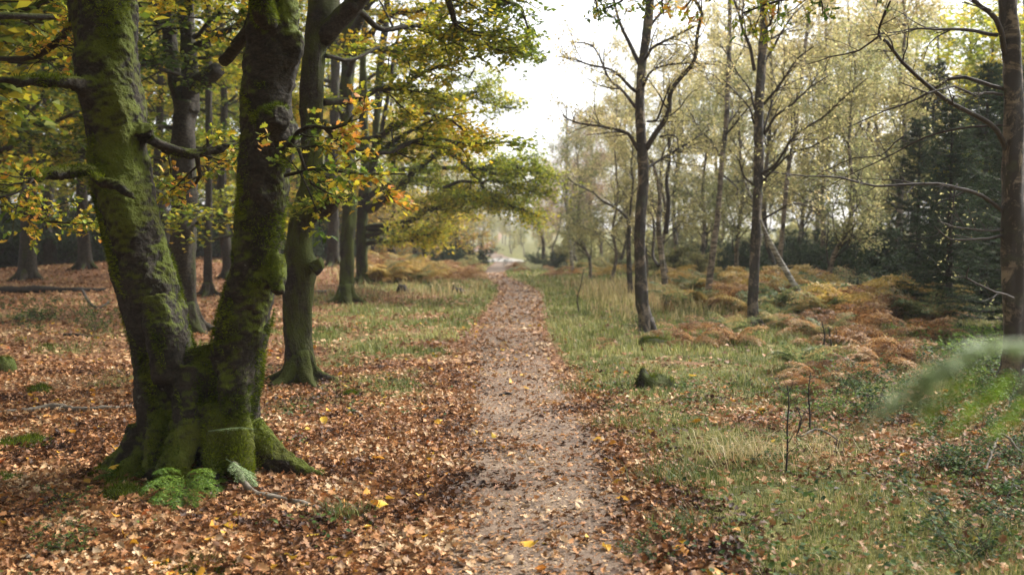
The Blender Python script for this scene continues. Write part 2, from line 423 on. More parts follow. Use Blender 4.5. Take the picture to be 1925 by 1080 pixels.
M['moss_fuzz'] = leaf_mat('moss_strands', [(.02, .034, .004), (.05, .07, .007), (.12, .155, .012), (.21, .25, .017)], .3, rough=.9, gloss=.05, clump=3)
M['litter'] = leaf_mat('fallen_oak_leaves', [(.05, .022, .012), (.11, .048, .02), (.25, .11, .042), (.38, .18, .07), (.44, .26, .12), (.50, .36, .22)], .12, rough=.6, clump=1.3, var=.5)
M['litter_bright'] = leaf_mat('fallen_yellow_leaves', [(.5, .19, .03), (.6, .3, .03), (.62, .42, .05), (.46, .13, .03)], .2, rough=.5)
M['litter_far'] = leaf_mat('fallen_leaves_far', [(.17, .08, .036), (.32, .16, .07), (.43, .24, .11), (.52, .36, .20)], .12, clump=.5, var=.35)
M['grass'] = leaf_mat('grass_blades', [(.04, .07, .014), (.085, .125, .026), (.18, .20, .05), (.38, .34, .12)], .35, clump=.7)
M['grass_far'] = leaf_mat('far_grass_blades', [(.10, .13, .03), (.17, .21, .05), (.29, .30, .09), (.45, .41, .17)], .35, clump=.4)
M['straw'] = leaf_mat('dry_grass_blades', [(.30, .27, .10), (.48, .38, .17), (.60, .48, .26), (.40, .22, .10)], .35, clump=.6)
M['bracken_rust'] = leaf_mat('rusty_bracken', [(.13, .06, .025), (.30, .14, .05), (.44, .25, .10), (.52, .37, .18)], .4, clump=1.2)
M['bracken_gold'] = leaf_mat('golden_bracken', [(.28, .22, .05), (.46, .31, .07), (.58, .42, .16), (.46, .25, .09)], .4, clump=1.2)
M['bracken_green'] = leaf_mat('greenish_bracken', [(.09, .14, .05), (.17, .22, .08), (.32, .30, .12), (.42, .28, .12)], .4, clump=1.2)
M['fern'] = leaf_mat('fern_green', [(.045, .10, .012), (.09, .17, .02), (.18, .27, .035)], .35, clump=2)
M['fern_pale'] = leaf_mat('fern_grey_green', [(.18, .27, .10), (.28, .36, .17)], .3, clump=2)
M['fern_bright'] = leaf_mat('fern_fresh_green', [(.20, .36, .02), (.28, .44, .03)], .55, clump=2)
M['bramble'] = leaf_mat('bramble_leaves', [(.02, .05, .014), (.04, .085, .022), (.085, .14, .03), (.16, .20, .04)], .35, rough=.65, gloss=.2, clump=2)
M['lime_leaf'] = leaf_mat('fresh_green_shrub_leaves', [(.07, .13, .02), (.13, .22, .03), (.22, .30, .04)], .45, clump=2)

# ------------------------------------------------------------------ ground, path, far track
def ground_mat():
    m, nt, out = newmat('forest_floor'); v = texco(nt)
    at_ = node(nt, 'ShaderNodeAttribute', attribute_name='green')
    n1 = noise(nt, 26, 5, .7, v); n2 = noise(nt, 3, 5, .6, v); n3 = noise(nt, 70, 3, .6, v)
    vor = node(nt, 'ShaderNodeTexVoronoi'); vor.inputs['Scale'].default_value = 17; nt.links.new(v, vor.inputs['Vector'])
    r = ramp(nt, [(.1, (.055, .03, .018)), (.45, (.15, .07, .036)), (.7, (.27, .13, .065)), (.95, (.36, .21, .12))])
    sp = node(nt, 'ShaderNodeSeparateColor'); nt.links.new(vor.outputs['Color'], sp.inputs[0])
    nt.links.new(math_(nt, 'ADD', math_(nt, 'MULTIPLY', sp.outputs[0], .65), math_(nt, 'MULTIPLY', n1.outputs[0], .45)), r.inputs[0])
    g = ramp(nt, [(.3, (.05, .06, .016)), (.5, (.12, .12, .03)), (.7, (.26, .20, .07))]); nt.links.new(n2.outputs[0], g.inputs[0])
    gm = math_(nt, 'ADD', math_(nt, 'MULTIPLY', math_(nt, 'SUBTRACT', n1.outputs[0], .5), 1.2), at_.outputs['Fac'])
    rg = ramp(nt, [(.35, (0,)*3), (.65, (1,)*3)]); nt.links.new(gm, rg.inputs[0])
    col = mixc(nt, rg.outputs[0], r.outputs[0], g.outputs[0])
    p = node(nt, 'ShaderNodeBsdfPrincipled'); p.inputs['Roughness'].default_value = .9; p.inputs['Specular IOR Level'].default_value = .2
    nt.links.new(col, p.inputs['Base Color'])
    b = bump(nt, vor.outputs['Distance'], .8, .03); b = bump(nt, n3.outputs[0], .5, .02, b); nt.links.new(b, p.inputs['Normal'])
    nt.links.new(p.outputs[0], out.inputs[0]); return m
def path_mat():
    m, nt, out = newmat('trodden_earth'); v = texco(nt)
    n1 = noise(nt, 2.2, 5, .6, v); n2 = noise(nt, 45, 5, .7, v); n3 = noise(nt, 9, 4, .6, v)
    vor = node(nt, 'ShaderNodeTexVoronoi'); vor.inputs['Scale'].default_value = 80; nt.links.new(v, vor.inputs['Vector'])
    r = ramp(nt, [(.34, (.07, .042, .026)), (.5, (.165, .108, .068)), (.68, (.29, .205, .135))]); nt.links.new(math_(nt, 'ADD', math_(nt, 'MULTIPLY', n1.outputs[0], .6), math_(nt, 'MULTIPLY', n3.outputs[0], .4)), r.inputs[0])
    sp = node(nt, 'ShaderNodeSeparateColor'); nt.links.new(vor.outputs['Color'], sp.inputs[0])
    rs_ = ramp(nt, [(0, (.55,)*3), (.7, (1.05,)*3), (.93, (1.25,)*3), (1, (1.7,)*3)]); nt.links.new(sp.outputs[0], rs_.inputs[0])
    col = mixc(nt, .6, r.outputs[0], mixc(nt, 1.0, r.outputs[0], rs_.outputs[0], 'MULTIPLY'))
    p = node(nt, 'ShaderNodeBsdfPrincipled'); p.inputs['Roughness'].default_value = .85; nt.links.new(col, p.inputs['Base Color'])
    b = bump(nt, vor.outputs['Distance'], .5, .008); b = bump(nt, n2.outputs[0], .6, .015, b); b = bump(nt, n3.outputs[0], .4, .04, b)
    nt.links.new(b, p.inputs['Normal']); nt.links.new(p.outputs[0], out.inputs[0]); return m

def axis_pts(lims):
    out = []
    for a, b, st in lims: out += list(np.arange(a, b, st))
    out.append(lims[-1][1]); return np.array(out)
gx = axis_pts([(-400, -200, 50), (-200, -60, 20), (-60, -16, 2), (-16, -6, .5), (-6, 6, .12), (6, 16, .5), (16, 60, 2), (60, 200, 20), (200, 400, 50)])
gy = axis_pts([(-60, -4, 4), (-4, 3, .5), (3, 14, .12), (14, 40, .4), (40, 120, 2), (120, 300, 10), (300, 500, 50)])
X, Y = np.meshgrid(gx, gy); Z = H(X, Y)
mb = MB(); nx, ny = len(gx), len(gy)
i = np.arange(ny-1)[:, None]*nx; j = np.arange(nx-1)[None, :]
mb.add(np.stack([X, Y, Z], -1).reshape(-1, 3), [np.stack([i+j, i+j+1, i+nx+j+1, i+nx+j], -1).reshape(-1, 4)])
go = structure(mb.build('ground', ground_mat(), smooth=True))
ga = go.data.attributes.new('green', 'FLOAT', 'POINT')
ga.data.foreach_set('value', green(X, Y).ravel().astype(np.float32))

def ribbon(name, cs, ws, ys, m, lift=.012, edge=0.0, cross=9):
    mb = MB(); t = np.linspace(-1, 1, cross)[None, :]
    jx = (vnoise(ys*2.3, ys*0, 70)-.5)*edge; jw = (vnoise(ys*3.1, ys*0+4, 71)-.5)*edge*2
    Xp = (cs+jx)[:, None]+(ws+jw)[:, None]*t; Yp = ys[:, None]+0*t
    Zp = H(Xp, Yp)+lift-.010*np.abs(t)**6
    n = len(ys); i = np.arange(n-1)[:, None]*cross; j = np.arange(cross-1)[None, :]
    mb.add(np.stack([Xp, Yp, Zp], -1).reshape(-1, 3), [np.stack([i+j, i+j+1, i+cross+j+1, i+cross+j], -1).reshape(-1, 4)])
    return structure(mb.build(name, m, smooth=True))
ys = np.concatenate([np.arange(-10, 14, .12), np.arange(14, 60, .3), np.arange(60, 86, 1.0)])
PM = path_mat()
ribbon('path', pathc(ys), pathw(ys)*.93, ys, PM, .014, .08)
# pale gravel track crossing far off, and the way going on up the rise behind it
def gravel_mat():
    m, nt, out = newmat('pale_gravel'); n = noise(nt, 6, 5, .6, texco(nt)); r = ramp(nt, [(.3, (.22, .20, .17)), (.7, (.34, .32, .28))])
    nt.links.new(n.outputs[0], r.inputs[0]); p = node(nt, 'ShaderNodeBsdfPrincipled'); p.inputs['Roughness'].default_value = .9
    nt.links.new(r.outputs[0], p.inputs['Base Color']); nt.links.new(p.outputs[0], out.inputs[0]); return m
GM = gravel_mat()
ysf = np.arange(86, 106, .8)
ribbon('track', np.interp(ysf, [86, 106], [-.7, -.9]), np.interp(ysf, [86, 89, 96, 106], [1.3, 1.9, 1.7, 1.0]), ysf, GM, .05, 0)
ysf = np.arange(106, 165, 2.)
ribbon('road', np.interp(ysf, [106, 120, 135, 165], [-.9, -2.0, -4.2, -11]), ysf*0+.9, ysf, PM, .05, 0)

# ------------------------------------------------------------------ scatter helpers
rs = np.random.RandomState(7); rng = random.Random(7)
def scatter(n, d0, d1, power, fl=.62, fr=.62):
    """n ground points between distances d0..d1, thinning with distance"""
    u = rs.rand(n); e = 2-power
    D = (d0**e+(d1**e-d0**e)*u)**(1/e)
    x = rs.uniform(-fl, fr, n)*D; return x, D
def litter_weight(x, y):
    u = x-pathc(y); w = pathw(y); g = green(x, y); au = np.abs(u)
    n = fbm(x*1.7, y*1.7, 33, 3)
    on = .13+.85*sstep(.55, .95, au/w)+.75*sstep(10, 22, y)+.9*np.maximum(n-.56, 0)*3
    right = np.clip(1.0-.92*g+.06, .08, 1)*(.75-.35*sstep(3, 9, u))
    left = np.clip(1.06-.95*g, .1, 1)
    edge = np.exp(-((au-w-.12)/.28)**2)*.75*np.where(u > 0, sstep(15, 6, y), .1+.9*sstep(20, 11, y))
    return np.clip(np.where(au < w, on, np.where(u > 0, right, left)+edge), 0, 1)
def litter(name, n, d0, d1, power, size, m, tmpl, keep=1., label='', tilt=.3, grow=0., f=.62):
    x, y = scatter(n, d0, d1, power, f, f)
    k = rs.rand(n) < litter_weight(x, y)*keep; x, y = x[k], y[k]
    s = size*rs.uniform(.4, 1.35, len(x))*(1+grow*(y-d0)/(d1-d0))
    u = np.abs(x-pathc(y))
    z = H(x, y)+rs.uniform(.004, .035, len(x))*np.where(u < pathw(y), .55, 1)+.012
    mb = MB(); leaves(mb, np.stack([x, y, z], 1), s, rs, up=1., tilt=tilt, tmpl=tmpl, curl=.5, wide=1.25)
    return stuff(mb.build(name, m), label, 'fallen leaves')
litter('leaf_litter', 120000, 3.6, 13, 1.0, .052, M['litter'], OAK, 1., 'brown fallen oak leaves carpeting the near woodland floor and path edges', .38)
litter('leaf_litter', 110000, 13, 55, 1.35, .075, M['litter_far'], DIA, 1., 'orange brown fallen leaves spread over the farther woodland floor and path', .3, .7)
litter('leaf_litter', 2600, 3.8, 22, 1.2, .078, M['litter_bright'], OVAL, .8, 'scattered yellow and orange fallen leaves lying on top of the brown litter', .35)
# crumbs and broken leaf bits on the path itself
n = 16000; y = 3.6+16*rs.rand(n)**1.3; x = pathc(y)+pathw(y)*rs.uniform(-1, 1, n)
mb = MB(); leaves(mb, np.stack([x, y, H(x, y)+.018+rs.rand(n)*.006], 1), rs.uniform(.008, .032, n), rs, up=1, tilt=.2, tmpl=DIA, curl=.4)
stuff(mb.build('leaf_crumbs', M['litter']), 'small broken leaf crumbs strewn over the trodden path', 'leaf crumbs')

def blades(mb, x, y, h, wdt, lean, mi=0, base_z=None, bend=1.):
    n = len(x); a = rs.rand(n)*2*math.pi; dx, dy = np.cos(a), np.sin(a)
    z = H(x, y) if base_z is None else base_z
    px, py = -dy, dx; ln = lean*rs.uniform(.3, 1.3, n)*h
    b = np.stack([x, y, z], 1)-np.array((0, 0, .01)); pv = np.stack([px, py, px*0], 1)*(wdt/2)[:, None]
    dv = np.stack([dx, dy, dx*0], 1)
    mid = b+dv*(ln*.35)[:, None]+np.array((0, 0, 1))*(h*.6)[:, None]
    tip = b+dv*(ln*bend)[:, None]+np.array((0, 0, 1))*(h*(1-.35*lean*bend*.6))[:, None]
    v = np.stack([b-pv, b+pv, mid+pv*.75, mid-pv*.75, tip], 1).reshape(-1, 3)
    k = (np.arange(n)*5)[:, None]
    mb.add(v, [k+np.array([[0, 1, 2, 3]]), k+np.array([[3, 2, 4]])], mi)
def grass(name, n, d0, d1, power, h, wd, m, label, cat='grass', mod=None, lean=.6, f=.62, tuft=6, clump=.04):
    k = n//tuft; x, y = scatter(k, d0, d1, power, f, f)
    w = green(x, y) if mod is None else mod(x, y)
    keep = rs.rand(k) < w; x, y, w = x[keep], y[keep], w[keep]
    x = np.repeat(x, tuft)+rs.normal(0, clump, len(x)*tuft); y = np.repeat(y, tuft)+rs.normal(0, clump, len(y)*tuft)
    w = np.repeat(w, tuft)
    ok = np.abs(x-pathc(y)) > pathw(y)*.98+.02; x, y, w = x[ok], y[ok], w[ok]
    hh = h*rs.uniform(.35, 1.2, len(x))*(.55+.6*w)*(.45+1.5*fbm(x*2.2, y*2.2, 64, 3)**1.3); ww = np.full(len(x), wd)*(1+.07*np.maximum(y-6, 0))
    mb = MB(); blades(mb, x, y, hh, ww, lean); return stuff(mb.build(name, m), label, cat)
def gtall(x, y):
    return np.clip((green(x, y)-.15)*1.1, 0, 1)*np.clip(.25+1.8*(fbm(x*1.3, y*1.3, 90, 3)-.42), 0, 1)
grass('grass', 150000, 3.8, 14, 1.0, .075, .0042, M['grass'], 'short green grass growing among the fallen leaves beside the path')
grass('grass', 220000, 14, 60, 1.3, .12, .008, M['grass_far'], 'soft green and yellowish grass of the farther path verges')
grass('dry_grass', 60000, 4.2, 22, 1.1, .14, .0035, M['straw'], 'bleached dry grass stalks standing through the verge grass', mod=lambda x, y: gtall(x, y)*np.where(x > pathc(y), .9, .35), lean=.9)
def herbs(name, n, d0, d1, size, m, label, mod):
    k = n//9; x, y = scatter(k, d0, d1, 1.0); w = mod(x, y); kp = rs.rand(k) < w; x, y = x[kp], y[kp]
    x = np.repeat(x, 9)+rs.normal(0, .05, len(x)*9); y = np.repeat(y, 9)+rs.normal(0, .05, len(y)*9)
    ok = np.abs(x-pathc(y)) > pathw(y)+.1; x, y = x[ok], y[ok]
    mb = MB(); leaves(mb, np.stack([x, y, H(x, y)+rs.uniform(.02, .09, len(x))], 1), size*rs.uniform(.5, 1.3, len(x)), rs, up=.8, tilt=.45, tmpl=OVAL, wide=1.4)
    return stuff(mb.build(name, m), label, 'low herbs')
herbs('herbs', 26000, 3.8, 12, .035, M['bramble'], 'low dark green herb leaves mixed into the grass on the right and into left litter patches',
      lambda x, y: np.clip(np.where(x > pathc(y), .25+.5*sstep(2.2, 4, x-pathc(y)), .05)+1.6*(fbm(x*1.1+9, y*1.1, 77, 3)-.52), 0, 1))
def strawband(x, y):
    a = np.exp(-((y-30)/8.5)**2)*sstep(1.4, 2.6, x-pathc(y))*(1-sstep(4, 6, x-pathc(y)))*.8
    b = .2*sstep(24, 30, y)*(1-sstep(50, 60, y))*sstep(.8, 2, pathc(y)-x)*(1-sstep(6, 10, pathc(y)-x))
    return np.clip(a+b, 0, 1)
grass('tall_dry_grass', 80000, 20, 58, 1.3, .46, .009, M['straw'], 'tall pale seeding grass in the sunny strip beyond the verge', mod=strawband, lean=.45, clump=.1, f=.35)

# ------------------------------------------------------------------ trees built limb by limb
def limb(pts, d0, d1, w0, w1, step=.12, wig=.0):
    """pixel trace of a limb, with its distance going d0..d1 and its width (in picture pixels) w0..w1"""
    n = len(pts); c = []
    for i, p in enumerate(pts):
        t = i/(n-1); D = d0+(d1-d0)*t; w = (w0+(w1-w0)*t) if len(p) < 3 else p[2]
        c.append((*at(p[0], p[1], D), w*D/FPX/2))
    s = spline(c, step); P = s[:, :3]; R = np.maximum(s[:, 3], .002)
    if wig:
        k = np.arange(len(P)); P = P+np.stack([np.sin(k*.9+p[0]), np.cos(k*.7+p[1]), np.sin(k*1.1)], 1)*wig
    return P, R
def zig(L, amp):
    P, R = L
    k = np.linspace(0, 1, len(P)); e = rs.normal(0, 1, (max(3, len(P)//3)+1, 3))
    j = np.stack([np.interp(k*(len(e)-1), np.arange(len(e)), e[:, c]) for c in range(3)], 1)
    return P+j*amp*np.minimum(k*4, 1)[:, None], R

def grow_tree(name, label, base, cat='tree', group=None, trunks=(), limbs=(), bark=None, limb_bark=None, leaf=None,
              sub=(6, 1.0), twigs=(4, .45), nleaf=8, lsize=.07, flat=.35, lift=0., grav=0., tmpl=DIA, tilt=.5, up=.8, droop=.1,
              spread=.03, seg=8, ang=(30, 65), extra=(), lumps=True, twig_t0=.15, wig=.22, leafspin=1., lt0=.2, crown_name='crown', limbk=1., st0=.22):
    root = thing(name, label, cat, base, group)
    mt, mbr = MB(), MB()
    def lump(t, th, P):
        return 1+.07*np.sin(3*th+P[:, 2][:, None]*3.1)+.05*np.sin(5*th-P[:, 2][:, None]*5+1)+.05*np.sin(2*th+P[:, 2][:, None]*1.3)
    for T in trunks: sweep(mt, T[0], T[1], 30 if lumps else 12, lump=lump if lumps else None)
    tw = []; subs = []
    for Lm in limbs:
        sweep(mbr, Lm[0], Lm[1]*limbk, seg)
        ln = float(np.sum(np.linalg.norm(np.diff(Lm[0], axis=0), axis=1)))
        subs += shoots(rng, Lm[0], Lm[1], max(1, int(sub[0]*ln*rng.uniform(.8, 1.2))), sub[1], ang, flat, lift, grav, wig, t0=st0)
        tw += shoots(rng, Lm[0], Lm[1], int(twigs[0]*ln*.6), twigs[1], ang, flat, lift, grav, wig, t0=max(.3, st0), steps=3)
    for s in subs:
        sweep(mbr, s[0], s[1], 4, cap=False)
        ln = float(np.sum(np.linalg.norm(np.diff(s[0], axis=0), axis=1)))
        tw += shoots(rng, s[0], s[1], max(2, int(twigs[0]*ln)), twigs[1], (25, 60), flat, lift*.5, grav, wig, t0=twig_t0, steps=3, taper=.3)
        tw.append((s[0][-4:], s[1][-4:]))
    for s in tw: sweep(mbr, s[0], np.maximum(s[1], .0022), 3, cap=False)
    to = mt.build('trunk', bark, root, base, smooth=True)
    if lumps:
        rr0 = float(max(T[1][len(T[1])//3] for T in trunks))
        for sc_, st_ in ((rr0*1.6, rr0*.30), (rr0*.45, rr0*.12)):
            tx = bpy.data.textures.new('bark_lumps', 'CLOUDS'); tx.noise_scale = sc_; tx.noise_depth = 3
            dm = to.modifiers.new('lumps', 'DISPLACE'); dm.texture = tx; dm.strength = st_; dm.mid_level = .5; dm.texture_coords = 'GLOBAL'
    if mbr.n: mbr.build('branches', limb_bark or bark, root, base, smooth=True)
    if leaf is not None and nleaf and tw:
        ml = MB(); p, d = along(tw, nleaf, rs, spread, lt0)
        if len(extra): p = np.vstack([p, extra[0]]); d = np.vstack([d, extra[1]])
        leaves(ml, p, lsize*rs.uniform(.6, 1.3, len(p)), rs, up=up, tilt=tilt, tmpl=tmpl, axis=d*.9, droop=droop, spin=leafspin, curl=.35)
        ml.build(crown_name, leaf, root, base)
    return root

# ---- the twin-stemmed mossy tree close on the left ------------------------------------
def build_twin():
    tubes = []
    D = 7.0; b = foot(375, D)
    root = thing('twin_stemmed_tree', 'massive moss covered tree with two stems rising from one flared foot, nearest on the left', 'tree', b)
    mb = MB()
    def edges(rows, d0, d1, step=.05):
        c = []
        for i, (yy, xl, xr) in enumerate(rows):
            DD = d0+(d1-d0)*i/(len(rows)-1); c.append((*at((xl+xr)/2, yy, DD), (xr-xl)*DD/FPX/2*(.88 if yy < 700 else .93)))
        s = spline(c, step); return s[:, :3], s[:, 3]
    L = edges([(905,232,392),(870,246,384),(820,256,384),(760,256,388),(700,250,380),(640,238,365),(580,222,352),(520,206,336),(460,195,318),(400,181,302),
               (330,166,287),(250,163,277),(190,150,276),(150,141,268),(90,137,262),(0,128,258),(-90,122,250),(-220,112,242)], 6.95, 7.3)
    Rr = edges([(905,376,506),(870,384,500),(830,390,492),(780,388,490),(720,386,495),(660,388,504),(620,396,514),(560,414,524),(500,430,535),(430,437,536),
                (350,443,545),(290,446,550),(240,448,560),(200,451,548),(100,455,566),(40,460,568),(0,463,564),(-90,468,560),(-220,474,552)], 6.95, 6.75)
    def lum(ph):
        def f(t, th, P):
            z = P[:, 2][:, None]; lo = np.exp(-np.maximum(z-b[2], 0)/.35)
            return 1+.05*np.sin(2*th+z*2.1+ph)+.045*np.sin(4*th-z*3.3+ph)+.03*np.sin(7*th+z*6)+lo*(.10*np.sin(5*th+ph)+.06*np.sin(8*th+1))
        return f
    sweep(mb, L[0], L[1], 40, lump=lum(.4)); sweep(mb, Rr[0], Rr[1], 40, lump=lum(2.1)); tubes += [L, Rr]
    def blob(pts, d0, d1): 
        P, R = limb(pts, d0, d1, 1, 1, .04); R = R*.86; sweep(mb, P, R, 20, lump=lum(1.)); tubes.append((P, R))
    # roots and buttresses running out of the foot
    blob([(262,800,50),(240,850,52),(205,882,40),(172,898,20),(140,905,6)], 6.9, 6.75)
    blob([(352,690,50),(348,790,62),(338,850,66),(318,905,60),(300,935,24)], 6.78, 6.35); blob([(300,780,40),(290,850,46),(278,900,30)], 6.8, 6.55)
    blob([(470,800,60),(505,852,62),(552,878,44),(592,890,20),(630,893,6)], 6.85, 6.7)
    blob([(440,690,70),(442,800,66),(448,860,60),(460,900,30)], 6.8, 6.5); blob([(405,760,50),(402,850,52),(398,895,34)], 6.75, 6.45)
    blob([(385,650,60),(388,700,90),(385,790,80)], 6.95, 6.85)
    blob([(255,870,40),(215,915,44),(195,945,20)], 6.75, 6.25)
    blob([(300,860,60),(290,900,70),(280,940,30)], 7.2, 7.6)
    # burls and branch collars
    blob([(480,240,50),(508,228,66),(532,216,46)], 6.75, 6.58)
    blob([(535,130,40),(550,95,48),(552,60,34)], 6.75, 6.68)
    blob([(522,480,30),(520,515,40),(520,550,26)], 6.8, 6.7)
    blob([(300,560,60),(312,640,84),(310,720,60)], 6.9, 6.72)
    # broken limbs of the left stem
    blob([(185,175,60),(150,158,34),(110,152,24),(50,152,21),(-30,147,21),(-90,140,16)], 7.1, 6.4)
    blob([(190,330,34),(165,322,26),(120,324,24),(80,330,22),(60,338,14)], 7.0, 6.5)
    blob([(172,330,20),(195,343,24),(218,348,22),(240,362,14),(256,374,6)], 6.75, 6.55)
    blob([(270,240,44),(283,262,26),(310,280,18),(352,290,15),(390,288,14),(425,276,12),(455,266,9)], 7.1, 7.5)
    blob([(500,40,50),(492,10,44),(488,-50,34)], 6.6, 6.3)
    t = mb.build('trunk', M['moss_near'], root, b, smooth=True)
    r = t.modifiers.new('weld', 'REMESH'); r.mode = 'VOXEL'; r.voxel_size = .013; r.use_smooth_shade = True
    s = t.modifiers.new('soften', 'SMOOTH'); s.iterations = 6; s.factor = .5
    for k, (sc, st) in enumerate(((.20, .05), (.07, .03), (.025, .014))):
        tx = bpy.data.textures.new('bark_lumps', 'CLOUDS'); tx.noise_scale = sc; tx.noise_depth = 3
        dm = t.modifiers.new('lumps', 'DISPLACE'); dm.texture = tx; dm.strength = st; dm.mid_level = .5; dm.texture_coords = 'GLOBAL'
    # moss tufts growing out of the bark: short strands standing off the surface in ragged patches
    vs_ = []; ns_ = []
    for v in tubes:
        P, R = v; n = int(9000*len(P)*.05*float(R.mean())/.1); i = rs.randint(0, len(P)-1, n); T_ = P[i+1]-P[i]; T_ /= np.linalg.norm(T_, axis=1, keepdims=True)+1e-9
        q = rs.normal(0, 1, (n, 3)); q -= T_*np.sum(q*T_, 1, keepdims=True); q /= np.linalg.norm(q, axis=1, keepdims=True)
        vs_.append(P[i]+(P[i+1]-P[i])*rs.rand(n, 1)+q*(R[i]*1.0)[:, None]); ns_.append(q)
    V_ = np.vstack(vs_); N_ = np.vstack(ns_)
    nzv = fbm(V_[:, 0]*4+V_[:, 2]*1.7, V_[:, 1]*4-V_[:, 2]*2.3, 8, 4)+.12*N_[:, 2]-.02*np.abs(V_[:, 2]-.5)
    kk = nzv > .50; V_, N_ = V_[kk], N_[kk]
    mz = MB(); dd = N_+rs.normal(0, .45, N_.shape); dd[:, 2] -= .1; dd /= np.linalg.norm(dd, axis=1, keepdims=True); n = len(V_)
    si = np.cross(dd, rs.normal(0, 1, (n, 3))); si /= np.linalg.norm(si, axis=1, keepdims=True); hh = rs.uniform(.012, .034, (n, 1))
    vv = np.stack([V_-si*.003-N_*.006, V_+si*.003-N_*.006, V_+dd*hh], 1).reshape(-1, 3); mz.add(vv, [np.arange(3*n).reshape(-1, 3)])
    mz.build('moss', M['moss_fuzz'], root, b)
    # limbs and leaves: sprays low over the gap between the stems and the branches above the picture
    br = MB(); tw = []; subs = []
    Ls = [limb([(283,262),(310,280),(352,290),(400,286),(445,272)], 7.1, 7.5, 20, 9),
          limb([(545,275),(560,258),(590,238),(620,232),(650,222)], 6.75, 6.5, 11, 5),
          limb([(535,330),(600,322),(680,318),(765,326)], 6.75, 6.3, 7, 3),
          limb([(370,292),(372,330),(350,350)], 7.3, 7.6, 10, 5),
          limb([(0,110),(60,105),(120,75),(140,40),(135,0)], 8.2, 7.3, 10, 16),
          limb([(60,335),(40,350),(0,370),(-60,372)], 6.5, 6.0, 10, 6),
          limb([(-60,372),(20,385),(90,415),(180,428)], 8.6, 8.2, 8, 4),
          limb([(540,265),(560,290),(590,345),(640,372)], 6.7, 6.5, 8, 3),
          limb([(420,115),(440,90),(470,40),(500,-20)], 7.3, 6.9, 22, 30)]
    top = limb([(190,-220,60),(150,-420,46),(90,-650,30),(60,-900,14)], 7.3, 7.6, 50, 10); top2 = limb([(515,-220,60),(540,-420,46),(600,-700,28),(620,-900,12)], 6.75, 6.4, 50, 10)
    for Tt in (top, top2):
        sweep(br, Tt[0], Tt[1], 12)
        ss = shoots(rng, Tt[0], Tt[1], 14, 3.2, (50, 85), .3, .12, -.02, .15, t0=.0, steps=9)
        for q in ss: sweep(br, q[0], q[1], 6); subs += shoots(rng, q[0], q[1], 10, 1.1, (30, 65), .3, 0, -.02, .2)
    hang = []
    for q in Ls:
        q = zig(q, .02); sweep(br, q[0], q[1], 8)
        ln = float(np.sum(np.linalg.norm(np.diff(q[0], axis=0), axis=1)))
        if q is not Ls[-1]: hang += shoots(rng, q[0], q[1], int(7*ln)+2, .5, (30, 70), .6, .0, -.05, .25, t0=.25)
    for q in subs: sweep(br, q[0], q[1], 4, cap=False); tw += shoots(rng, q[0], q[1], 6, .45, (30, 60), .4, 0, -.03, .25, steps=3)
    for q in hang: sweep(br, q[0], np.maximum(q[1], .003), 4, cap=False); 
    h2 = []
    for q in hang: h2 += shoots(rng, q[0], q[1], 6, .24, (30, 60), .6, 0, -.05, .3, steps=3); h2.append((q[0][-4:], q[1][-4:]))
    for q in tw+h2: sweep(br, q[0], np.maximum(q[1], .0018), 3, cap=False)
    br.build('branches', M['limb'], root, b, smooth=True)
    ml = MB(); p, d = along(tw, 10, rs, .04, .1)
    leaves(ml, p, .10*rs.uniform(.6, 1.2, len(p)), rs, up=.8, tilt=.5, tmpl=DIA, axis=d, droop=.1)
    p, d = along(h2, 5, rs, .015, .3)
    leaves(ml, p, .062*rs.uniform(.6, 1.2, len(p)), rs, up=.5, tilt=.6, tmpl=OAK, axis=d, droop=.3, curl=.4, wide=1.2)
    ml.build('crown', M['oak_near'], root, b)
build_twin()

def trunk_from(rows, d0, d1, step=.06):
    c = []
    for i, (yy, xl, xr) in enumerate(rows):
        DD = d0+(d1-d0)*i/(len(rows)-1); c.append((*at((xl+xr)/2, yy, DD), (xr-xl)*DD/FPX/2*.87))
    s = spline(c, step); return s[:, :3], s[:, 3]
def roots(b, r, n, ln, ph=0.):
    out = []
    for k in range(n):
        a = ph+k*2*math.pi/n+rng.uniform(-.3, .3); l = ln*rng.uniform(.6, 1.2); ca_, sa_ = math.cos(a), math.sin(a)
        c = [(b[0]+ca_*r*.3, b[1]+sa_*r*.3, b[2]+r*2.2, r*.5), (b[0]+ca_*r*.9, b[1]+sa_*r*.9, b[2]+r*.7, r*.5)]
        e = (b[0]+ca_*(r+l*.5), b[1]+sa_*(r+l*.5)); c.append((*e, gz(*e)+r*.12, r*.28))
        e = (b[0]+ca_*(r+l), b[1]+sa_*(r+l)); c.append((*e, gz(*e)-.03, r*.1))
        s = spline(c, .08); out.append((s[:, :3], s[:, 3]))
    return out
def bigcrown(top, n, ln, lift=.1, flat=.3):
    """limbs leaving a stem above the picture"""
    return shoots(rng, top[0], top[1], n, ln, (50, 85), flat, lift, -.02, .12, t0=.0, steps=9)

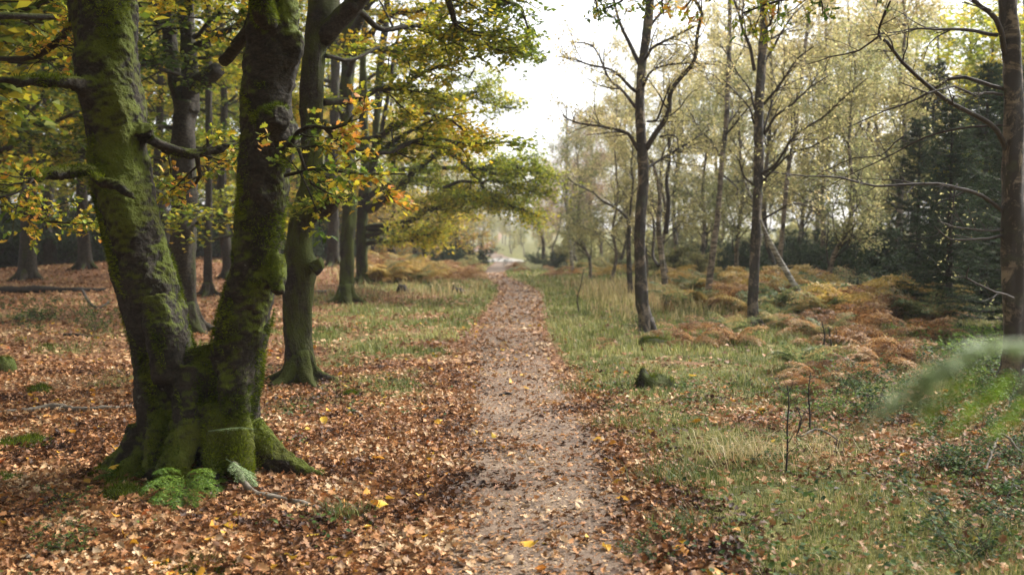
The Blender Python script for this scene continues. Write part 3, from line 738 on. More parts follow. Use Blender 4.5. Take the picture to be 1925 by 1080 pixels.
# ---- second mossy oak, behind the twin stem -------------------------------------------
D = 11.3; b = foot(562, D)
T = trunk_from([(735,522,606),(715,528,598),(650,531,590),(560,530,590),(515,530,598),(500,530,604),(480,532,594),(440,540,590),(400,546,604),(370,554,616),(330,562,608),
                (250,562,608),(200,560,611),(100,565,616),(50,570,626),(0,574,640),(-120,580,636),(-400,590,628),(-800,600,615)], 11.3, 11.6)
Lm = [zig(q, .03) for q in (
    limb([(600,395,40),(618,378,32),(632,366,22)], 11.4, 11.1, 40, 20),
    limb([(606,75,32),(640,32,32),(672,-10,30),(720,-90,20),(800,-200,8)], 11.5, 11.0, 40, 30),
    limb([(608,192),(640,187),(690,180),(740,160),(780,140),(820,125),(845,121)], 11.5, 12.8, 13, 4),
    limb([(606,230),(640,262),(670,277),(720,284),(745,278),(775,265),(830,258),(900,268),(965,271)], 11.4, 13.2, 14, 3),
    limb([(660,8),(680,22),(700,43),(730,55),(775,48),(830,65),(900,85),(985,100)], 11.1, 13.5, 13, 3),
    limb([(775,50),(800,45),(850,75),(900,82),(960,85),(1010,110)], 12, 14.5, 6, 2),
    limb([(700,-60),(780,-50),(850,0),(862,38),(868,50),(900,60),(950,55)], 11.2, 13, 14, 4),
    limb([(720,-90),(820,-100),(900,-40),(960,0),(1000,50)], 11, 13, 14, 3),
    limb([(612,105),(660,110),(700,98),(745,92),(790,75),(860,85)], 11.5, 14, 8, 2),
    limb([(720,284),(740,262),(780,243),(835,225),(870,245),(890,258)], 12.3, 14, 8, 2),
    limb([(625,-100),(560,-160),(480,-150),(380,-60),(300,0)], 11.5, 9.8, 18, 4))]
TOP = (T[0][-50:], T[1][-50:])
Lm += bigcrown(TOP, 10, 3.6)
grow_tree('oak', 'mossy oak with a burl at knee height, just behind the twin stemmed tree', b,
          trunks=[T]+roots(b, .17, 5, .45, .4)+[trunk_from([(508,575,604),(500,584,612),(490,580,606)], 11.2, 11.2, .03)], limbs=Lm, bark=M['moss_mid'], limb_bark=M['limb'], leaf=M['oak_gold'],
          limbk=1.15, st0=.38, sub=(5.6, .9), twigs=(6.5, .4), nleaf=17, lsize=.078, flat=.3, grav=-.02, tmpl=DIA, droop=.15, spread=.03)

# ---- the pair/trio of oaks whose layered branches reach over the path -------------------
D = 26; b = foot(650, D)
T = trunk_from([(580,622,678),(572,628,670),(555,633,668),(520,637,667),(460,639,668),(400,641,671),(300,640,669),(200,638,665),(120,640,668),(50,642,676),(0,645,680),(-150,650,680),(-400,655,668)], 26, 26.3)
Lm = [zig(q, .05) for q in (
    limb([(655,140),(668,112),(690,100),(730,99),(775,110),(830,106)], 26, 23, 10, 3),
    limb([(660,95),(700,60),(735,30),(790,20),(860,10)], 26, 22, 12, 3),
    limb([(655,120),(620,90),(590,60),(560,50)], 26, 24, 10, 3),
    limb([(660,250),(700,262),(745,240),(780,218),(830,228),(880,262),(915,280)], 26, 22, 12, 3),
    limb([(665,60),(700,0),(760,-40),(860,-50),(960,0)], 26, 22, 16, 4),
    limb([(645,210),(610,190),(570,200),(520,230)], 26, 23, 10, 3))]
Lm += bigcrown((T[0][-80:], T[1][-80:]), 16, 5.0)
grow_tree('oak', 'slim upright mossy oak in front of the group of three left of the path', b, group='oaks beside the leafy path',
          trunks=[T]+roots(b, .22, 5, .6), limbs=Lm, bark=M['moss_mid'], limb_bark=M['limb'], leaf=M['oak_gold'],
          limbk=1.2, st0=.34, sub=(4.2, 1.25), twigs=(4.8, .6), nleaf=17, lsize=.11, flat=.25, grav=-.01, spread=.06)
D = 34; b = foot(680, D)
T = trunk_from([(552,662,702),(545,666,697),(520,668,693),(460,669,692),(400,669,692),(370,672,700),(340,676,700),(290,676,696),(200,674,692),(100,676,690),(0,680,692),(-200,684,690)], 34, 34)
F1 = trunk_from([(350,682,700),(300,695,712),(240,700,714),(150,705,722),(80,712,728),(0,722,735),(-150,735,742)], 34, 33)
F2 = trunk_from([(300,700,712),(250,712,722),(180,725,733),(100,738,746),(40,752,758)], 33.5, 32)
Lm = [zig(q, .06) for q in (
    limb([(695,392),(712,383),(742,358),(772,330),(795,308),(830,282),(852,270)], 34, 29, 17, 6),
    limb([(690,372),(720,350),(755,336),(800,341),(835,352),(872,370),(920,382),(985,398),(1010,408)], 34, 28, 10, 4),
    limb([(826,284),(860,297),(885,318),(930,322),(965,316),(1015,326),(1045,330)], 30, 27, 9, 3),
    limb([(745,318),(830,319),(900,324),(950,317),(990,330)], 33, 28, 8, 3),
    limb([(694,428),(735,424),(785,406),(820,388),(858,369),(880,370),(920,380)], 34, 28, 13, 4),
    limb([(690,442),(722,434),(752,424),(795,436),(835,440)], 34, 31, 12, 3),
    limb([(690,458),(720,452),(755,455),(790,440)], 34, 32, 9, 3),
    limb([(705,265),(740,243),(780,214),(800,198),(840,186),(890,172),(925,152)], 34, 29, 9, 3),
    limb([(840,186),(880,188),(920,195),(960,200)], 31, 29, 5, 2),
    limb([(880,314),(910,350),(950,380),(985,395)], 29, 27, 7, 3),
    limb([(835,352),(870,340),(910,350),(950,345),(1000,360),(1030,365)], 29, 27, 6, 3),
    limb([(722,250),(760,215),(800,180),(850,150),(900,130)], 33, 29, 7, 3))]
Lm += bigcrown((T[0][-60:], T[1][-60:]), 8, 4.5)
grow_tree('oak', 'forked oak whose long crooked limbs reach low to the right over the path', b, group='oaks beside the leafy path',
          trunks=[T, F1, F2]+roots(b, .2, 5, .6, 1), limbs=Lm, bark=M['moss_mid'], limb_bark=M['limb'], leaf=M['oak_green'],
          limbk=1.2, st0=.36, sub=(4.6, 1.5), twigs=(5, .65), nleaf=17, lsize=.10, flat=.3, grav=-.015, spread=.09, tilt=.7, ang=(25, 60))
D = 40; b = foot(627, D)
T = trunk_from([(540,606,646),(530,613,640),(480,615,639),(400,614,638),(300,616,638),(150,620,640),(0,622,640),(-200,628,636)], 40, 40)
grow_tree('oak', 'dark straight oak, leftmost and farthest of the group of three left of the path', b, group='oaks beside the leafy path',
          trunks=[T]+roots(b, .25, 5, .6, 2), limbs=bigcrown((T[0][-140:], T[1][-140:]), 18, 5), bark=M['moss_far'], limb_bark=M['limb'], leaf=M['oak_gold'],
          sub=(2.0, 1.6), twigs=(3.0, .8), nleaf=14, lsize=.14, flat=.3, spread=.1)
# ---- forked beech seen between the two near stems ---------------------------------------
D = 17.5; b = foot(348, D)
T = trunk_from([(640,300,400),(622,312,388),(590,318,376),(500,318,370),(400,318,372),(300,320,372),(230,322,370),(190,322,376)], 17.5, 17.5)
F1 = trunk_from([(200,322,356),(130,312,340),(60,304,332),(0,298,326),(-200,280,305)], 17.5, 17.7)
F2 = trunk_from([(210,335,376),(140,340,374),(60,338,368),(0,336,364),(-200,345,368),(-400,350,360)], 17.5, 17.3)
Lm = [zig(q, .04) for q in (
    limb([(362,165,30),(385,148,34),(410,132,30)], 17.4, 16.9, 30, 28),
    limb([(365,70),(385,55),(402,30),(410,18)], 17.3, 16.6, 10, 5),
    limb([(330,60),(300,50),(275,20),(262,0)], 17.5, 16, 10, 4),
    limb([(325,130),(300,118),(262,125),(230,120)], 17.5, 15.5, 10, 4),
    limb([(322,240),(290,232),(255,228),(200,240)], 17.5, 15.5, 8, 3),
    limb([(372,110),(400,105),(440,108),(470,100)], 17.5, 15.5, 7, 3),
    limb([(370,420),(400,400),(430,410),(460,400)], 17.5, 15.5, 7, 3),
    limb([(318,350),(280,330),(230,340),(160,330)], 17.5, 15, 9, 3),
    limb([(318,300),(260,290),(180,300),(90,280)], 17.5, 15.5, 9, 3))]
Lm += bigcrown((F1[0][-40:], F1[1][-40:]), 6, 4)+bigcrown((F2[0][-80:], F2[1][-80:]), 9, 4)
grow_tree('beech', 'forked beech with a sawn mossy limb stub, between the two near stems', b,
          trunks=[T, F1, F2]+roots(b, .25, 6, .7, .5), limbs=Lm, bark=M['moss_far'], limb_bark=M['limb'], leaf=M['beech'],
          sub=(3.4, 1.2), twigs=(4.5, .55), nleaf=14, lsize=.11, flat=.25, grav=-.01, spread=.06)
b = foot(390, 27)
T = trunk_from([(560,372,412),(545,380,402),(480,383,399),(400,384,400),(300,386,400),(100,385,398),(0,385,396),(-200,388,392)], 27, 27)
grow_tree('beech', 'slim dark beech directly behind the forked beech on the left', b, trunks=[T]+roots(b, .17, 4, .5), limbs=bigcrown((T[0][-180:], T[1][-180:]), 16, 3.6), bark=M['moss_far'], limb_bark=M['limb'],
          leaf=M['beech'], sub=(2.2, 1.3), twigs=(3.2, .7), nleaf=14, lsize=.13, flat=.25, spread=.08)

# ------------------------------------------------------------------ birches right of the path
def birch(label, D, rows, limbs, bark='birch', leafm='birch_leaf', name='birch', auto=8, alen=1.8, aup=.55, sub=(4.4, .9), nleaf=12, lsize=.052, auto_t0=.35, group=None, d1=None, tw=(5, .45), topfrac=.7, flare=True):
    r0 = rows[0]; b = foot((r0[1]+r0[2])/2, D)
    T = trunk_from(rows, D, d1 or D)
    Lm = [zig(limb(*q), .03) for q in limbs]
    N = len(T[0]); k = int(N*auto_t0)
    au = shoots(rng, T[0][k:], T[1][k:], auto, alen, (30, 60), .8, .25, .03, .12, t0=0, steps=8, rfac=.35)
    au = [(p, r) for p, r in au]
    return grow_tree(name, label, b, group=group, trunks=[T]+(roots(b, T[1][0]*.7, 5, T[1][0]*.9, rng.random()*3) if flare else []), limbs=Lm+au, bark=M[bark], limb_bark=M['twig'], leaf=M[leafm],
                     sub=sub, twigs=tw, nleaf=nleaf, lsize=lsize, flat=.9, lift=.1, grav=-.05, droop=.5, up=.4, tilt=.8, spread=.05, seg=6, ang=(20, 50), lumps=True, wig=.16)

birch('tall birch with curved dark limbs, nearest the path on its right side', 18.0,
      [(632,1196,1240),(620,1199,1232),(590,1197,1226),(560,1192,1219),(480,1192,1215),(400,1193,1216),(330,1198,1221),(250,1194,1216),(180,1193,1213),(120,1198,1216),(60,1207,1226),(0,1213,1230),(-150,1218,1232),(-350,1222,1230)],
      [([(1213,282),(1228,258),(1252,220),(1263,168),(1290,138),(1307,110),(1309,58),(1317,25),(1304,-5),(1290,-40)], 18, 16.8, 12, 5),
       ([(1203,122),(1186,82),(1168,45),(1157,0),(1150,-60)], 18, 18.6, 9, 3),
       ([(1200,282),(1175,251),(1140,243),(1080,234),(1058,225)], 18, 17, 8, 2),
       ([(1195,172),(1160,142),(1130,126),(1085,118),(1045,105)], 18, 17, 7, 2),
       ([(1195,202),(1170,167),(1145,142),(1115,90),(1070,75)], 18, 19, 7, 2),
       ([(1207,168),(1220,142),(1250,125),(1290,121),(1340,122)], 18, 17.3, 6, 2),
       ([(1210,115),(1230,90),(1270,65),(1309,50)], 18, 17, 6, 4),
       ([(1212,318),(1240,300),(1290,270),(1340,240)], 18, 19, 6, 2),
       ([(1240,258),(1265,255),(1275,262)], 17.5, 17.5, 4, 2),
       ([(1217,228),(1236,224),(1248,190),(1258,165)], 18, 17.4, 5, 3)], bark='birch_dark', auto=7, alen=1.6, auto_t0=.55)
birch('slender pale birch with a kinked stem, just right of the nearest tall birch', 24,
      [(574,1246,1262),(540,1244,1257),(500,1240,1251),(450,1235,1246),(420,1233,1243),(370,1236,1244),(335,1232,1239),(300,1222,1229)],
      [([(1252,440),(1254,400),(1256,350),(1256,305),(1262,240)], 24, 24, 9, 5), ([(1238,500),(1228,480),(1230,440),(1226,400)], 24, 25, 7, 4)], auto=6, alen=1.3, bark='birch', flare=False)
birch('thin dark birch left of the nearest tall birch, its top bent over toward the path', 28,
      [(552,1179,1192),(520,1178,1189),(480,1177,1187),(420,1178,1187),(412,1177,1185)],
      [([(1182,415),(1165,395),(1140,383),(1105,358),(1060,330)], 28, 26, 7, 2), ([(1184,415),(1190,350),(1188,300),(1192,240)], 28, 28, 5, 2)], auto=3, alen=1, bark='birch_dark', flare=False)
birch('wavy stemmed birch with patchy bark, midway between the two darkest birches', 24,
      [(582,1319,1339),(560,1322,1338),(520,1327,1341),(480,1333,1346),(420,1342,1354),(380,1346,1357),(310,1351,1362),(240,1359,1370),(150,1364,1374),(60,1367,1376),(0,1368,1375),(-200,1366,1372)],
      [([(1362,255),(1380,235),(1395,210),(1420,190)], 24, 23, 5, 2), ([(1357,300),(1340,270),(1310,240),(1290,200)], 24, 24.5, 4, 2), ([(1360,330),(1385,350),(1400,375),(1430,400)], 24, 23, 4, 2)], auto=12, alen=1.7, auto_t0=.4)
birch('dark straight birch with many rising side branches, standing in the rusty bracken', 19.3,
      [(622,1400,1438),(612,1405,1434),(560,1404,1426),(470,1410,1430),(400,1413,1432),(300,1416,1437),(200,1417,1437),(130,1421,1440),(60,1428,1445),(0,1428,1442),(-200,1430,1440),(-350,1434,1440)],
      [([(1437,195),(1470,152),(1500,112),(1530,90)], 19.3, 18, 6, 2), ([(1437,252),(1460,220),(1500,182),(1562,140)], 19.3, 18.3, 7, 2),
       ([(1435,248),(1448,205),(1458,170),(1500,120)], 19.3, 20, 5, 2), ([(1418,132),(1402,60),(1387,20),(1372,-20)], 19.3, 18.5, 7, 3),
       ([(1420,205),(1392,145),(1350,80)], 19.3, 20, 5, 2), ([(1418,232),(1397,190),(1360,150)], 19.3, 19, 4, 2),
       ([(1420,350),(1398,330),(1386,300),(1370,280)], 19.3, 18.6, 5, 2), ([(1432,345),(1460,310),(1500,282),(1560,262)], 19.3, 18, 6, 2),
       ([(1435,412),(1470,390),(1490,382),(1530,392)], 19.3, 18.8, 5, 2), ([(1430,330),(1460,300),(1500,250),(1560,210),(1630,150)], 19.3, 17, 7, 2),
       ([(1437,60),(1452,30),(1470,-10)], 19.3, 18.5, 6, 3), ([(1418,60),(1400,30),(1385,10)], 19.3, 19, 5, 3)], bark='birch_dark', auto=8, alen=1.7, auto_t0=.5)
birch('thin leaning white birch stem arching out of the bracken, bare and pale', 20.5,
      [(608,1518,1540),(600,1518,1534),(570,1507,1522),(530,1484,1496),(490,1461,1472),(450,1441,1450),(430,1434,1440),(395,1420,1425),(340,1398,1402)],
      [([(1434,440),(1420,450),(1405,462)], 20.4, 20, 4, 2)], bark='birch_white', auto=2, alen=.7, auto_t0=.7, nleaf=1, flare=False)
birch('slim brownish birch behind the leaning white stem', 26,
      [(580,1437,1452),(560,1443,1456),(530,1453,1464),(470,1463,1473),(420,1468,1477),(330,1476,1485),(250,1490,1499),(180,1496,1504),(120,1506,1513),(0,1520,1526),(-150,1530,1534)],
      [([(1480,300),(1500,270),(1540,250)], 26, 25, 4, 2)], auto=12, alen=1.8, auto_t0=.35, flare=False)
# the big dark birch at the right edge, with its long arching limbs
birch('thick dark birch trunk cut by the right edge, throwing long arching limbs to the left', 10.6,
      [(742,1868,1950),(700,1878,1936),(620,1884,1930),(500,1882,1927),(350,1884,1927),(200,1885,1924),(80,1882,1920),(0,1877,1914),(-200,1870,1905),(-500,1870,1895)],
      [([(1893,112),(1880,65),(1855,22),(1830,-5),(1800,-60)], 10.6, 10.2, 12, 6),
       ([(1890,280),(1872,243),(1820,202),(1780,176),(1742,152),(1702,117),(1672,78),(1656,66),(1662,30),(1672,-5)], 10.6, 9.6, 10, 4),
       ([(1890,168),(1840,155),(1785,158),(1740,180),(1700,200),(1660,214),(1600,235)], 10.6, 11.6, 8, 2),
       ([(1884,178),(1840,165),(1790,163),(1740,165),(1700,170)], 10.6, 9.6, 6, 2),
       ([(1875,66),(1830,57),(1790,55),(1740,62),(1690,52),(1640,70)], 10.6, 9.8, 8, 2),
       ([(1885,396),(1850,370),(1800,350),(1740,343),(1650,340),(1560,326),(1450,325)], 10.6, 9.2, 9, 2),
       ([(1885,442),(1840,450),(1790,445),(1752,430)], 10.6, 9.8, 6, 2), ([(1885,432),(1850,425),(1790,418),(1770,422)], 10.6, 9.9, 5, 2),
       ([(1905,560),(1870,545),(1830,530),(1812,512)], 10.3, 9.4, 5, 2),
       ([(1885,235),(1800,240),(1740,255),(1680,285),(1610,320),(1560,350)], 10.6, 11.5, 5, 1.5),
       ([(1700,255),(1650,290),(1600,300),(1540,330)], 11.3, 12, 3, 1.5),
       ([(1800,345),(1790,370),(1785,410)], 9.9, 9.8, 3, 1.5), ([(1655,66),(1610,90),(1560,115),(1520,120)], 9.5, 10.2, 4, 1.5)],
      bark='birch_dark', leafm='birch_green', auto=6, alen=1.2, auto_t0=.75, sub=(2.6, .6), nleaf=3, lsize=.034, tw=(4.5, .28))
# pale far birch by the bend and dark post-like trunk beyond it
birch('far white stemmed birch standing alone by the bend of the path', 50,
      [(508,1072,1080),(470,1069,1076),(420,1064,1071),(350,1062,1068),(280,1064,1068),(200,1064,1067)], [], bark='birch_white', leafm='birch_pink', auto=26, alen=1.9, auto_t0=.35, lsize=.07, nleaf=5, sub=(2.4, 1.1), tw=(2.5, .8), flare=False)
birch('small dark leaning trunk far beyond the bend', 72,
      [(486,1017,1025),(455,1018,1025),(430,1012,1018),(400,1008,1012)], [], bark='birch_dark', leafm='orange_tree', auto=12, alen=1.5, auto_t0=.3, lsize=.12, nleaf=5, sub=(2, 1), tw=(2, .8), flare=False)

# leafy oak bough hanging in from above the picture, in front of the birches
def overhang():
    b = foot(2300, 9.5)
    T = trunk_from([(780,2250,2350),(500,2265,2335),(0,2270,2330),(-500,2275,2325)], 9.5, 9.5)
    Lm = [zig(q, .03) for q in (
        limb([(2290,-420),(2000,-240),(1750,-120),(1600,-60),(1480,-40),(1380,-45),(1290,-50),(1200,-50),(1110,-30)], 9.5, 8.6, 60, 6),
        limb([(1600,-60),(1560,-20),(1500,0),(1440,12),(1400,15)], 9, 8.7, 8, 3), limb([(1380,-45),(1340,-20),(1310,0),(1290,20)], 8.8, 8.6, 7, 3),
        limb([(1200,-50),(1180,-20),(1160,0),(1145,20)], 8.6, 8.5, 6, 3), limb([(1110,-30),(1115,0),(1118,28)], 8.5, 8.5, 5, 2), limb([(1250,-50),(1240,-10),(1235,15)], 8.6, 8.5, 5, 2), limb([(1480,-40),(1460,0),(1450,30)], 8.8, 8.6, 5, 2), limb([(1560,-60),(1540,-10),(1545,20)], 8.8, 8.7, 5, 2), limb([(1700,-100),(1660,-40),(1640,10)], 9, 8.8, 5, 2))]
    Lm[0:0] = bigcrown((T[0][-30:], T[1][-30:]), 6, 2.6)
    grow_tree('oak', 'overhanging oak with green and orange leaves dangling along the top edge above the birches', b, trunks=[T]+roots(b, .25, 5, .5), limbs=Lm, bark=M['moss_far'], limb_bark=M['limb'],
              leaf=M['oak_near'], sub=(5, .42), twigs=(7, .2), nleaf=7, lsize=.065, flat=.8, grav=-.14, droop=.5, tmpl=OAK, up=.3, tilt=.8, spread=.02)
overhang()

# ------------------------------------------------------------------ woods behind: one of each kind, then copies
def proto_broad(kind, leafm, bark, h=13, r=.22, low=2.6, spreadl=4.2, n=30, seed=1, nleaf=18, lsize=.17, label='', flat=.3, name='beech', sub=(2.0, 1.6), tw=(2.6, .8), lift=.10, grav=-.01, droop=.15, up=.8, tilt=.5, ang=(50, 85)):
    global rng; keep = rng; rng = random.Random(seed)
    pts = [(0, 0, -.1, r*1.35), (0, 0, .5, r)]
    x = y = 0
    for k in range(1, 7): x += rng.gauss(0, .12); y += rng.gauss(0, .12); pts.append((x, y, h*k/6.5, r*(1-k/7.2)))
    s = spline(pts, .3); T = (s[:, :3], s[:, 3]); i0 = int(np.searchsorted(T[0][:, 2], low))
    Lm = shoots(rng, T[0][i0:], T[1][i0:], n, spreadl, ang, flat, lift, grav, .14, t0=0, steps=8, taper=.6, rfac=.45)
    rt = []
    for k in range(5):
        a = k*1.257+seed; c = [(math.cos(a)*q*r, math.sin(a)*q*r, z*r, w*r) for q, z, w in ((.2, 2.4, .5), (.85, .8, .5), (1.7, .15, .28), (2.6, -.2, .1))]
        s = spline(c, .08); rt.append((s[:, :3], s[:, 3]))
    o = grow_tree(name, label, (0, 0, 0), trunks=[T]+rt, limbs=Lm, bark=bark, limb_bark=M['limb'], leaf=leafm, sub=sub, twigs=tw, nleaf=nleaf, lsize=lsize,
                  flat=flat, lift=0, grav=grav, droop=droop, up=up, tilt=tilt, spread=.12, seg=5, lumps=False)
    rng = keep; return o
PB1 = proto_broad(1, M['beech'], M['moss_far'], seed=11)
PB2 = proto_broad(2, M['oak_gold'], M['moss_far'], h=12, low=2.2, seed=12, n=24)
PB3 = proto_broad(3, M['oak_green'], M['moss_far'], h=11, low=1.6, seed=13, n=26, spreadl=3.6)
PO = proto_broad(4, M['orange_tree'], M['moss_far'], h=7.5, low=.8, r=.14, seed=14, n=24, spreadl=2.6, flat=.5, lsize=.17)
def proto_birch(leafm, seed, h=11, low=1.6, n=34, nleaf=20, lsize=.10, bark='birch', limb='twig', r=.10, spreadl=2.6, name='birch', sub=(2.2, 1.2), tw=(2.8, .7)):
    global rng; keep = rng; rng = random.Random(seed)
    pts = [(0, 0, -.1, r*1.3), (0, 0, .3, r)]; x = y = 0
    for k in range(1, 8): x += rng.gauss(0, .16); y += rng.gauss(0, .16); pts.append((x, y, h*k/7.2, r*(1-k/7.8)))
    s = spline(pts, .25); T = (s[:, :3], s[:, 3]); i0 = int(np.searchsorted(T[0][:, 2], low))
    Lm = shoots(rng, T[0][i0:], T[1][i0:], n, spreadl, (30, 60), .9, .25, -.02, .14, t0=0, steps=8, taper=.55, rfac=.35)
    o = grow_tree(name, '', (0, 0, 0), trunks=[T], limbs=Lm, bark=M[bark], limb_bark=M[limb], leaf=M[leafm], sub=sub, twigs=tw, nleaf=nleaf, lsize=lsize,
                  flat=.9, lift=0, grav=-.12, droop=.6, up=.35, tilt=.8, spread=.10, seg=5, lumps=False)
    rng = keep; return o
PR1 = proto_birch('birch_leaf', 21)
PR2 = proto_birch('birch_green', 22, h=9.5, low=.8, n=40)
PR3 = proto_birch('birch_leaf', 23, h=12, low=2.5, n=30, bark='birch_dark')
PR4 = proto_birch('birch_pink', 24, h=9, low=1.0, n=44, nleaf=9, limb='pinktwig', bark='birch_white', sub=(3, 1.1), tw=(3, .8))
def proto_spruce(seed, h=9):
    global rng; keep = rng; rng = random.Random(seed)
    T = spline([(0, 0, -.1, .16), (0, 0, h*.5, .09), (0, 0, h, .01)], .3); tw = []; mbr = MB(); mt = MB()
    root = thing('spruce', '', 'tree', (0, 0, 0)); sweep(mt, T[:, :3], T[:, 3], 8)
    z = .25
    while z < h-.2:
        L = (1-z/h)**.8*2.5+.15
        for k in range(7):
            a = rng.random()*6.283; up = .25-.55*(1-z/h); pts = [(0, 0, z)]; D = [math.cos(a), math.sin(a), up]
            for q in range(6): 
                D[2] += .09; l = pts[-1]; pts.append((l[0]+D[0]*L/6, l[1]+D[1]*L/6, l[2]+D[2]*L/6))
            P = np.array(pts); Rr = np.linspace(.018, .004, 7); sweep(mbr, P, Rr, 3, cap=False)
            tw += shoots(rng, P, Rr, int(5+9*L), .42*min(L, 1.5)**.5, (45, 65), .15, -.03, -.06, .08, t0=.12, steps=3, taper=.5); tw.append((P[-4:], Rr[-4:]))
        z += .26
    for q in tw: sweep(mbr, q[0], q[1]*.8, 3, cap=False)
    mt.build('trunk', M['twig'], root, (0, 0, 0), smooth=True); mbr.build('branches', M['twig'], root, (0, 0, 0))
    ml = MB(); p, d = along(tw, 16, rs, .012, .0)
    leaves(ml, p, .105*rs.uniform(.6, 1.2, len(p)), rs, up=.9, tilt=.35, tmpl=NEEDLE, axis=d*2, spin=.8, droop=.1, wide=2.2)
    ml.build('crown', M['needles'], root, (0, 0, 0)); rng = keep; return root
PS = proto_spruce(31)

def proto_bush(name, leafm, seed, h=2.2, w=1.6, n=16, nleaf=14, lsize=.08, tmpl=DIA, cat='bush'):
    global rng; keep = rng; rng = random.Random(seed); root = thing(name, '', cat, (0, 0, 0)); mbr = MB(); tw = []
    for k in range(n):
        a = rng.random()*6.283; e = rng.uniform(.25, 1.45); L = rng.uniform(.6, 1)*(h*math.sin(e)+w*math.cos(e))
        D = (math.cos(a)*math.cos(e), math.sin(a)*math.cos(e), math.sin(e)); pts = [(D[0]*.1, D[1]*.1, -.05)]
        for q in range(7):
            D = unit((D[0]+rng.gauss(0, .15), D[1]+rng.gauss(0, .15), D[2]+rng.gauss(0, .1))); l = pts[-1]; pts.append(tuple(l[i]+D[i]*L/7 for i in range(3)))
        P = np.array(pts); Rr = np.linspace(.02, .005, 8); sweep(mbr, P, Rr, 4, cap=False)
        s = shoots(rng, P, Rr, 9, .7, (30, 70), .8, .05, 0, .2, t0=.1, steps=4, taper=.3)
        for q in s: sweep(mbr, q[0], q[1], 3, cap=False); tw += shoots(rng, q[0], q[1], 5, .3, (30, 70), .8, 0, 0, .2, steps=3); tw.append(q)
    mbr.build('stems', M['twig'], root, (0, 0, 0)); ml = MB(); p, d = along(tw, nleaf, rs, .04, .1)
    leaves(ml, p, lsize*rs.uniform(.6, 1.3, len(p)), rs, up=.6, tilt=.7, tmpl=tmpl, axis=d)
    ml.build('foliage', M[leafm], root, (0, 0, 0)); rng = keep; return root
PH = proto_bush('holly_bush', 'holly', 41, h=2.6, w=2.0, n=22)
PG = proto_bush('bush', 'birch_green', 42, h=2.0, w=1.8, n=18, lsize=.10)
_used = set()
def zone(px, D):
    if px < -200: return 'out of view'
    if px < 500: return ('behind the left stem' if px > 130 else 'at the far left edge') if D < 40 else ('far behind the two mossy stems' if px > 150 else 'far back beyond the left stem')
    if px < 640: return 'behind the second oak'
    if px < 760: return 'behind the group of three oaks'
    if px < 960: return 'left of the far bend'
    if px < 1060: return 'right of the far bend'
    if px < 1180: return 'left of the nearest tall birch'
    if px < 1250: return 'behind the nearest tall birch'
    if px < 1330: return 'between the kinked birch and the wavy birch'
    if px < 1410: return 'left of the dark straight birch'
    if px < 1490: return 'just right of the dark straight birch'
    if px < 1580: return 'behind the leaning white birch'
    if px < 1700: return 'left of the spruces'
    if px < 1850: return 'left of the edge birch'
    return 'behind the edge birch'
def place(P, px, D, sc=1., label=None, group=None, dz=0.):
    if group and not label.endswith('.'): label = label+', '+zone(px, D)+(', back row' if D > 60 else '')
    b = foot(px, D); b = (b[0], b[1], b[2]+dz)
    a = rng.random()*6.283; s3 = (sc*rng.uniform(.92, 1.1), sc*rng.uniform(.92, 1.1), sc)
    if P.name in _used: return dup(P, b, a, s3, label, group)
    _used.add(P.name); P.location = [float(c) for c in b]; P.rotation_euler = (0, 0, a); P.scale = s3
    P['label'] = label
    if group: P['group'] = group
    return P
# left wood: dark trunks under a low gold and green canopy
LW1 = ('shadowy beech under green and gold leaves', 'beeches deep in the left wood')
LW2 = ('deep shadowed oak under gold leaves', 'oaks deep in the left wood')
for px, D, sc, P, L in ((52, 33, 1.25, PB1, None), (160, 36, 1.1, PB2, None), (-60, 24, 1.05, PB1, LW1), (245, 40, 1.1, PB1, LW1), (300, 30, .95, PB3, LW2), (430, 34, 1., PB2, LW2), (470, 46, 1.2, PB1, LW1),
    (95, 46, 1.3, PB3, LW2), (10, 48, 1.3, PB1, LW1), (200, 56, 1.4, PB2, LW2), (340, 54, 1.4, PB1, LW1), (-130, 44, 1.3, PB3, LW2), (-40, 62, 1.6, PB1, LW1), (130, 68, 1.7, PB2, LW2), (280, 66, 1.6, PB3, LW2),
    (400, 62, 1.5, PB1, LW1), (520, 60, 1.5, PB2, LW2), (-220, 30, 1.2, PB2, LW2), (-350, 20, 1.2, PB1, LW1), (-200, 14, 1.1, PB1, LW1), (60, 84, 2.1, PB1, LW1), (330, 84, 2.0, PB1, LW1), (200, 90, 2.2, PB3, LW2), (480, 82, 1.9, PB2, LW2), (-120, 90, 2.3, PB1, LW1)):  # the two nearest beeches past the left edge are added for shade
    if L is None: L = ('broad black beech trunk at the far left edge of the wood', None) if px == 52 else ('black oak trunk just left of the twin stemmed tree, far back in shade', None)
    place(P, px, D, sc, L[0], L[1])
for px, D, sc, P in ((-260, 16, .9, PB3), (-420, 26, 1.2, PB1), (-520, 14, 1.1, PB2), (-300, 40, 1.3, PB2), (-480, 40, 1.4, PB1)):  # extra canopy added beyond the left edge to darken the wood floor
    place(P, px, D, sc, 'tree added outside the left edge to shade the wood', 'shade trees added outside the left edge')
# smaller golden and orange trees behind the oaks left of the path
for px, D, sc, P in ((560, 50, 1.1, PO), (600, 64, 1.5, PO), (740, 50, .95, PO), (800, 56, 1.0, PO), (860, 66, 1.05, PO), (700, 74, 1.4, PO), (780, 84, 1.4, PO)):
    place(P, px, D, sc, 'small orange and gold leaved tree', 'orange trees behind the path oaks')
for px, D, sc in ((620, 52, 1.05), (665, 66, 1.35), (735, 70, 1.2), (760, 90, 1.5), (580, 76, 1.6)):
    place(PB2, px, D, sc, 'gold leaved oak', 'oaks behind the path group')
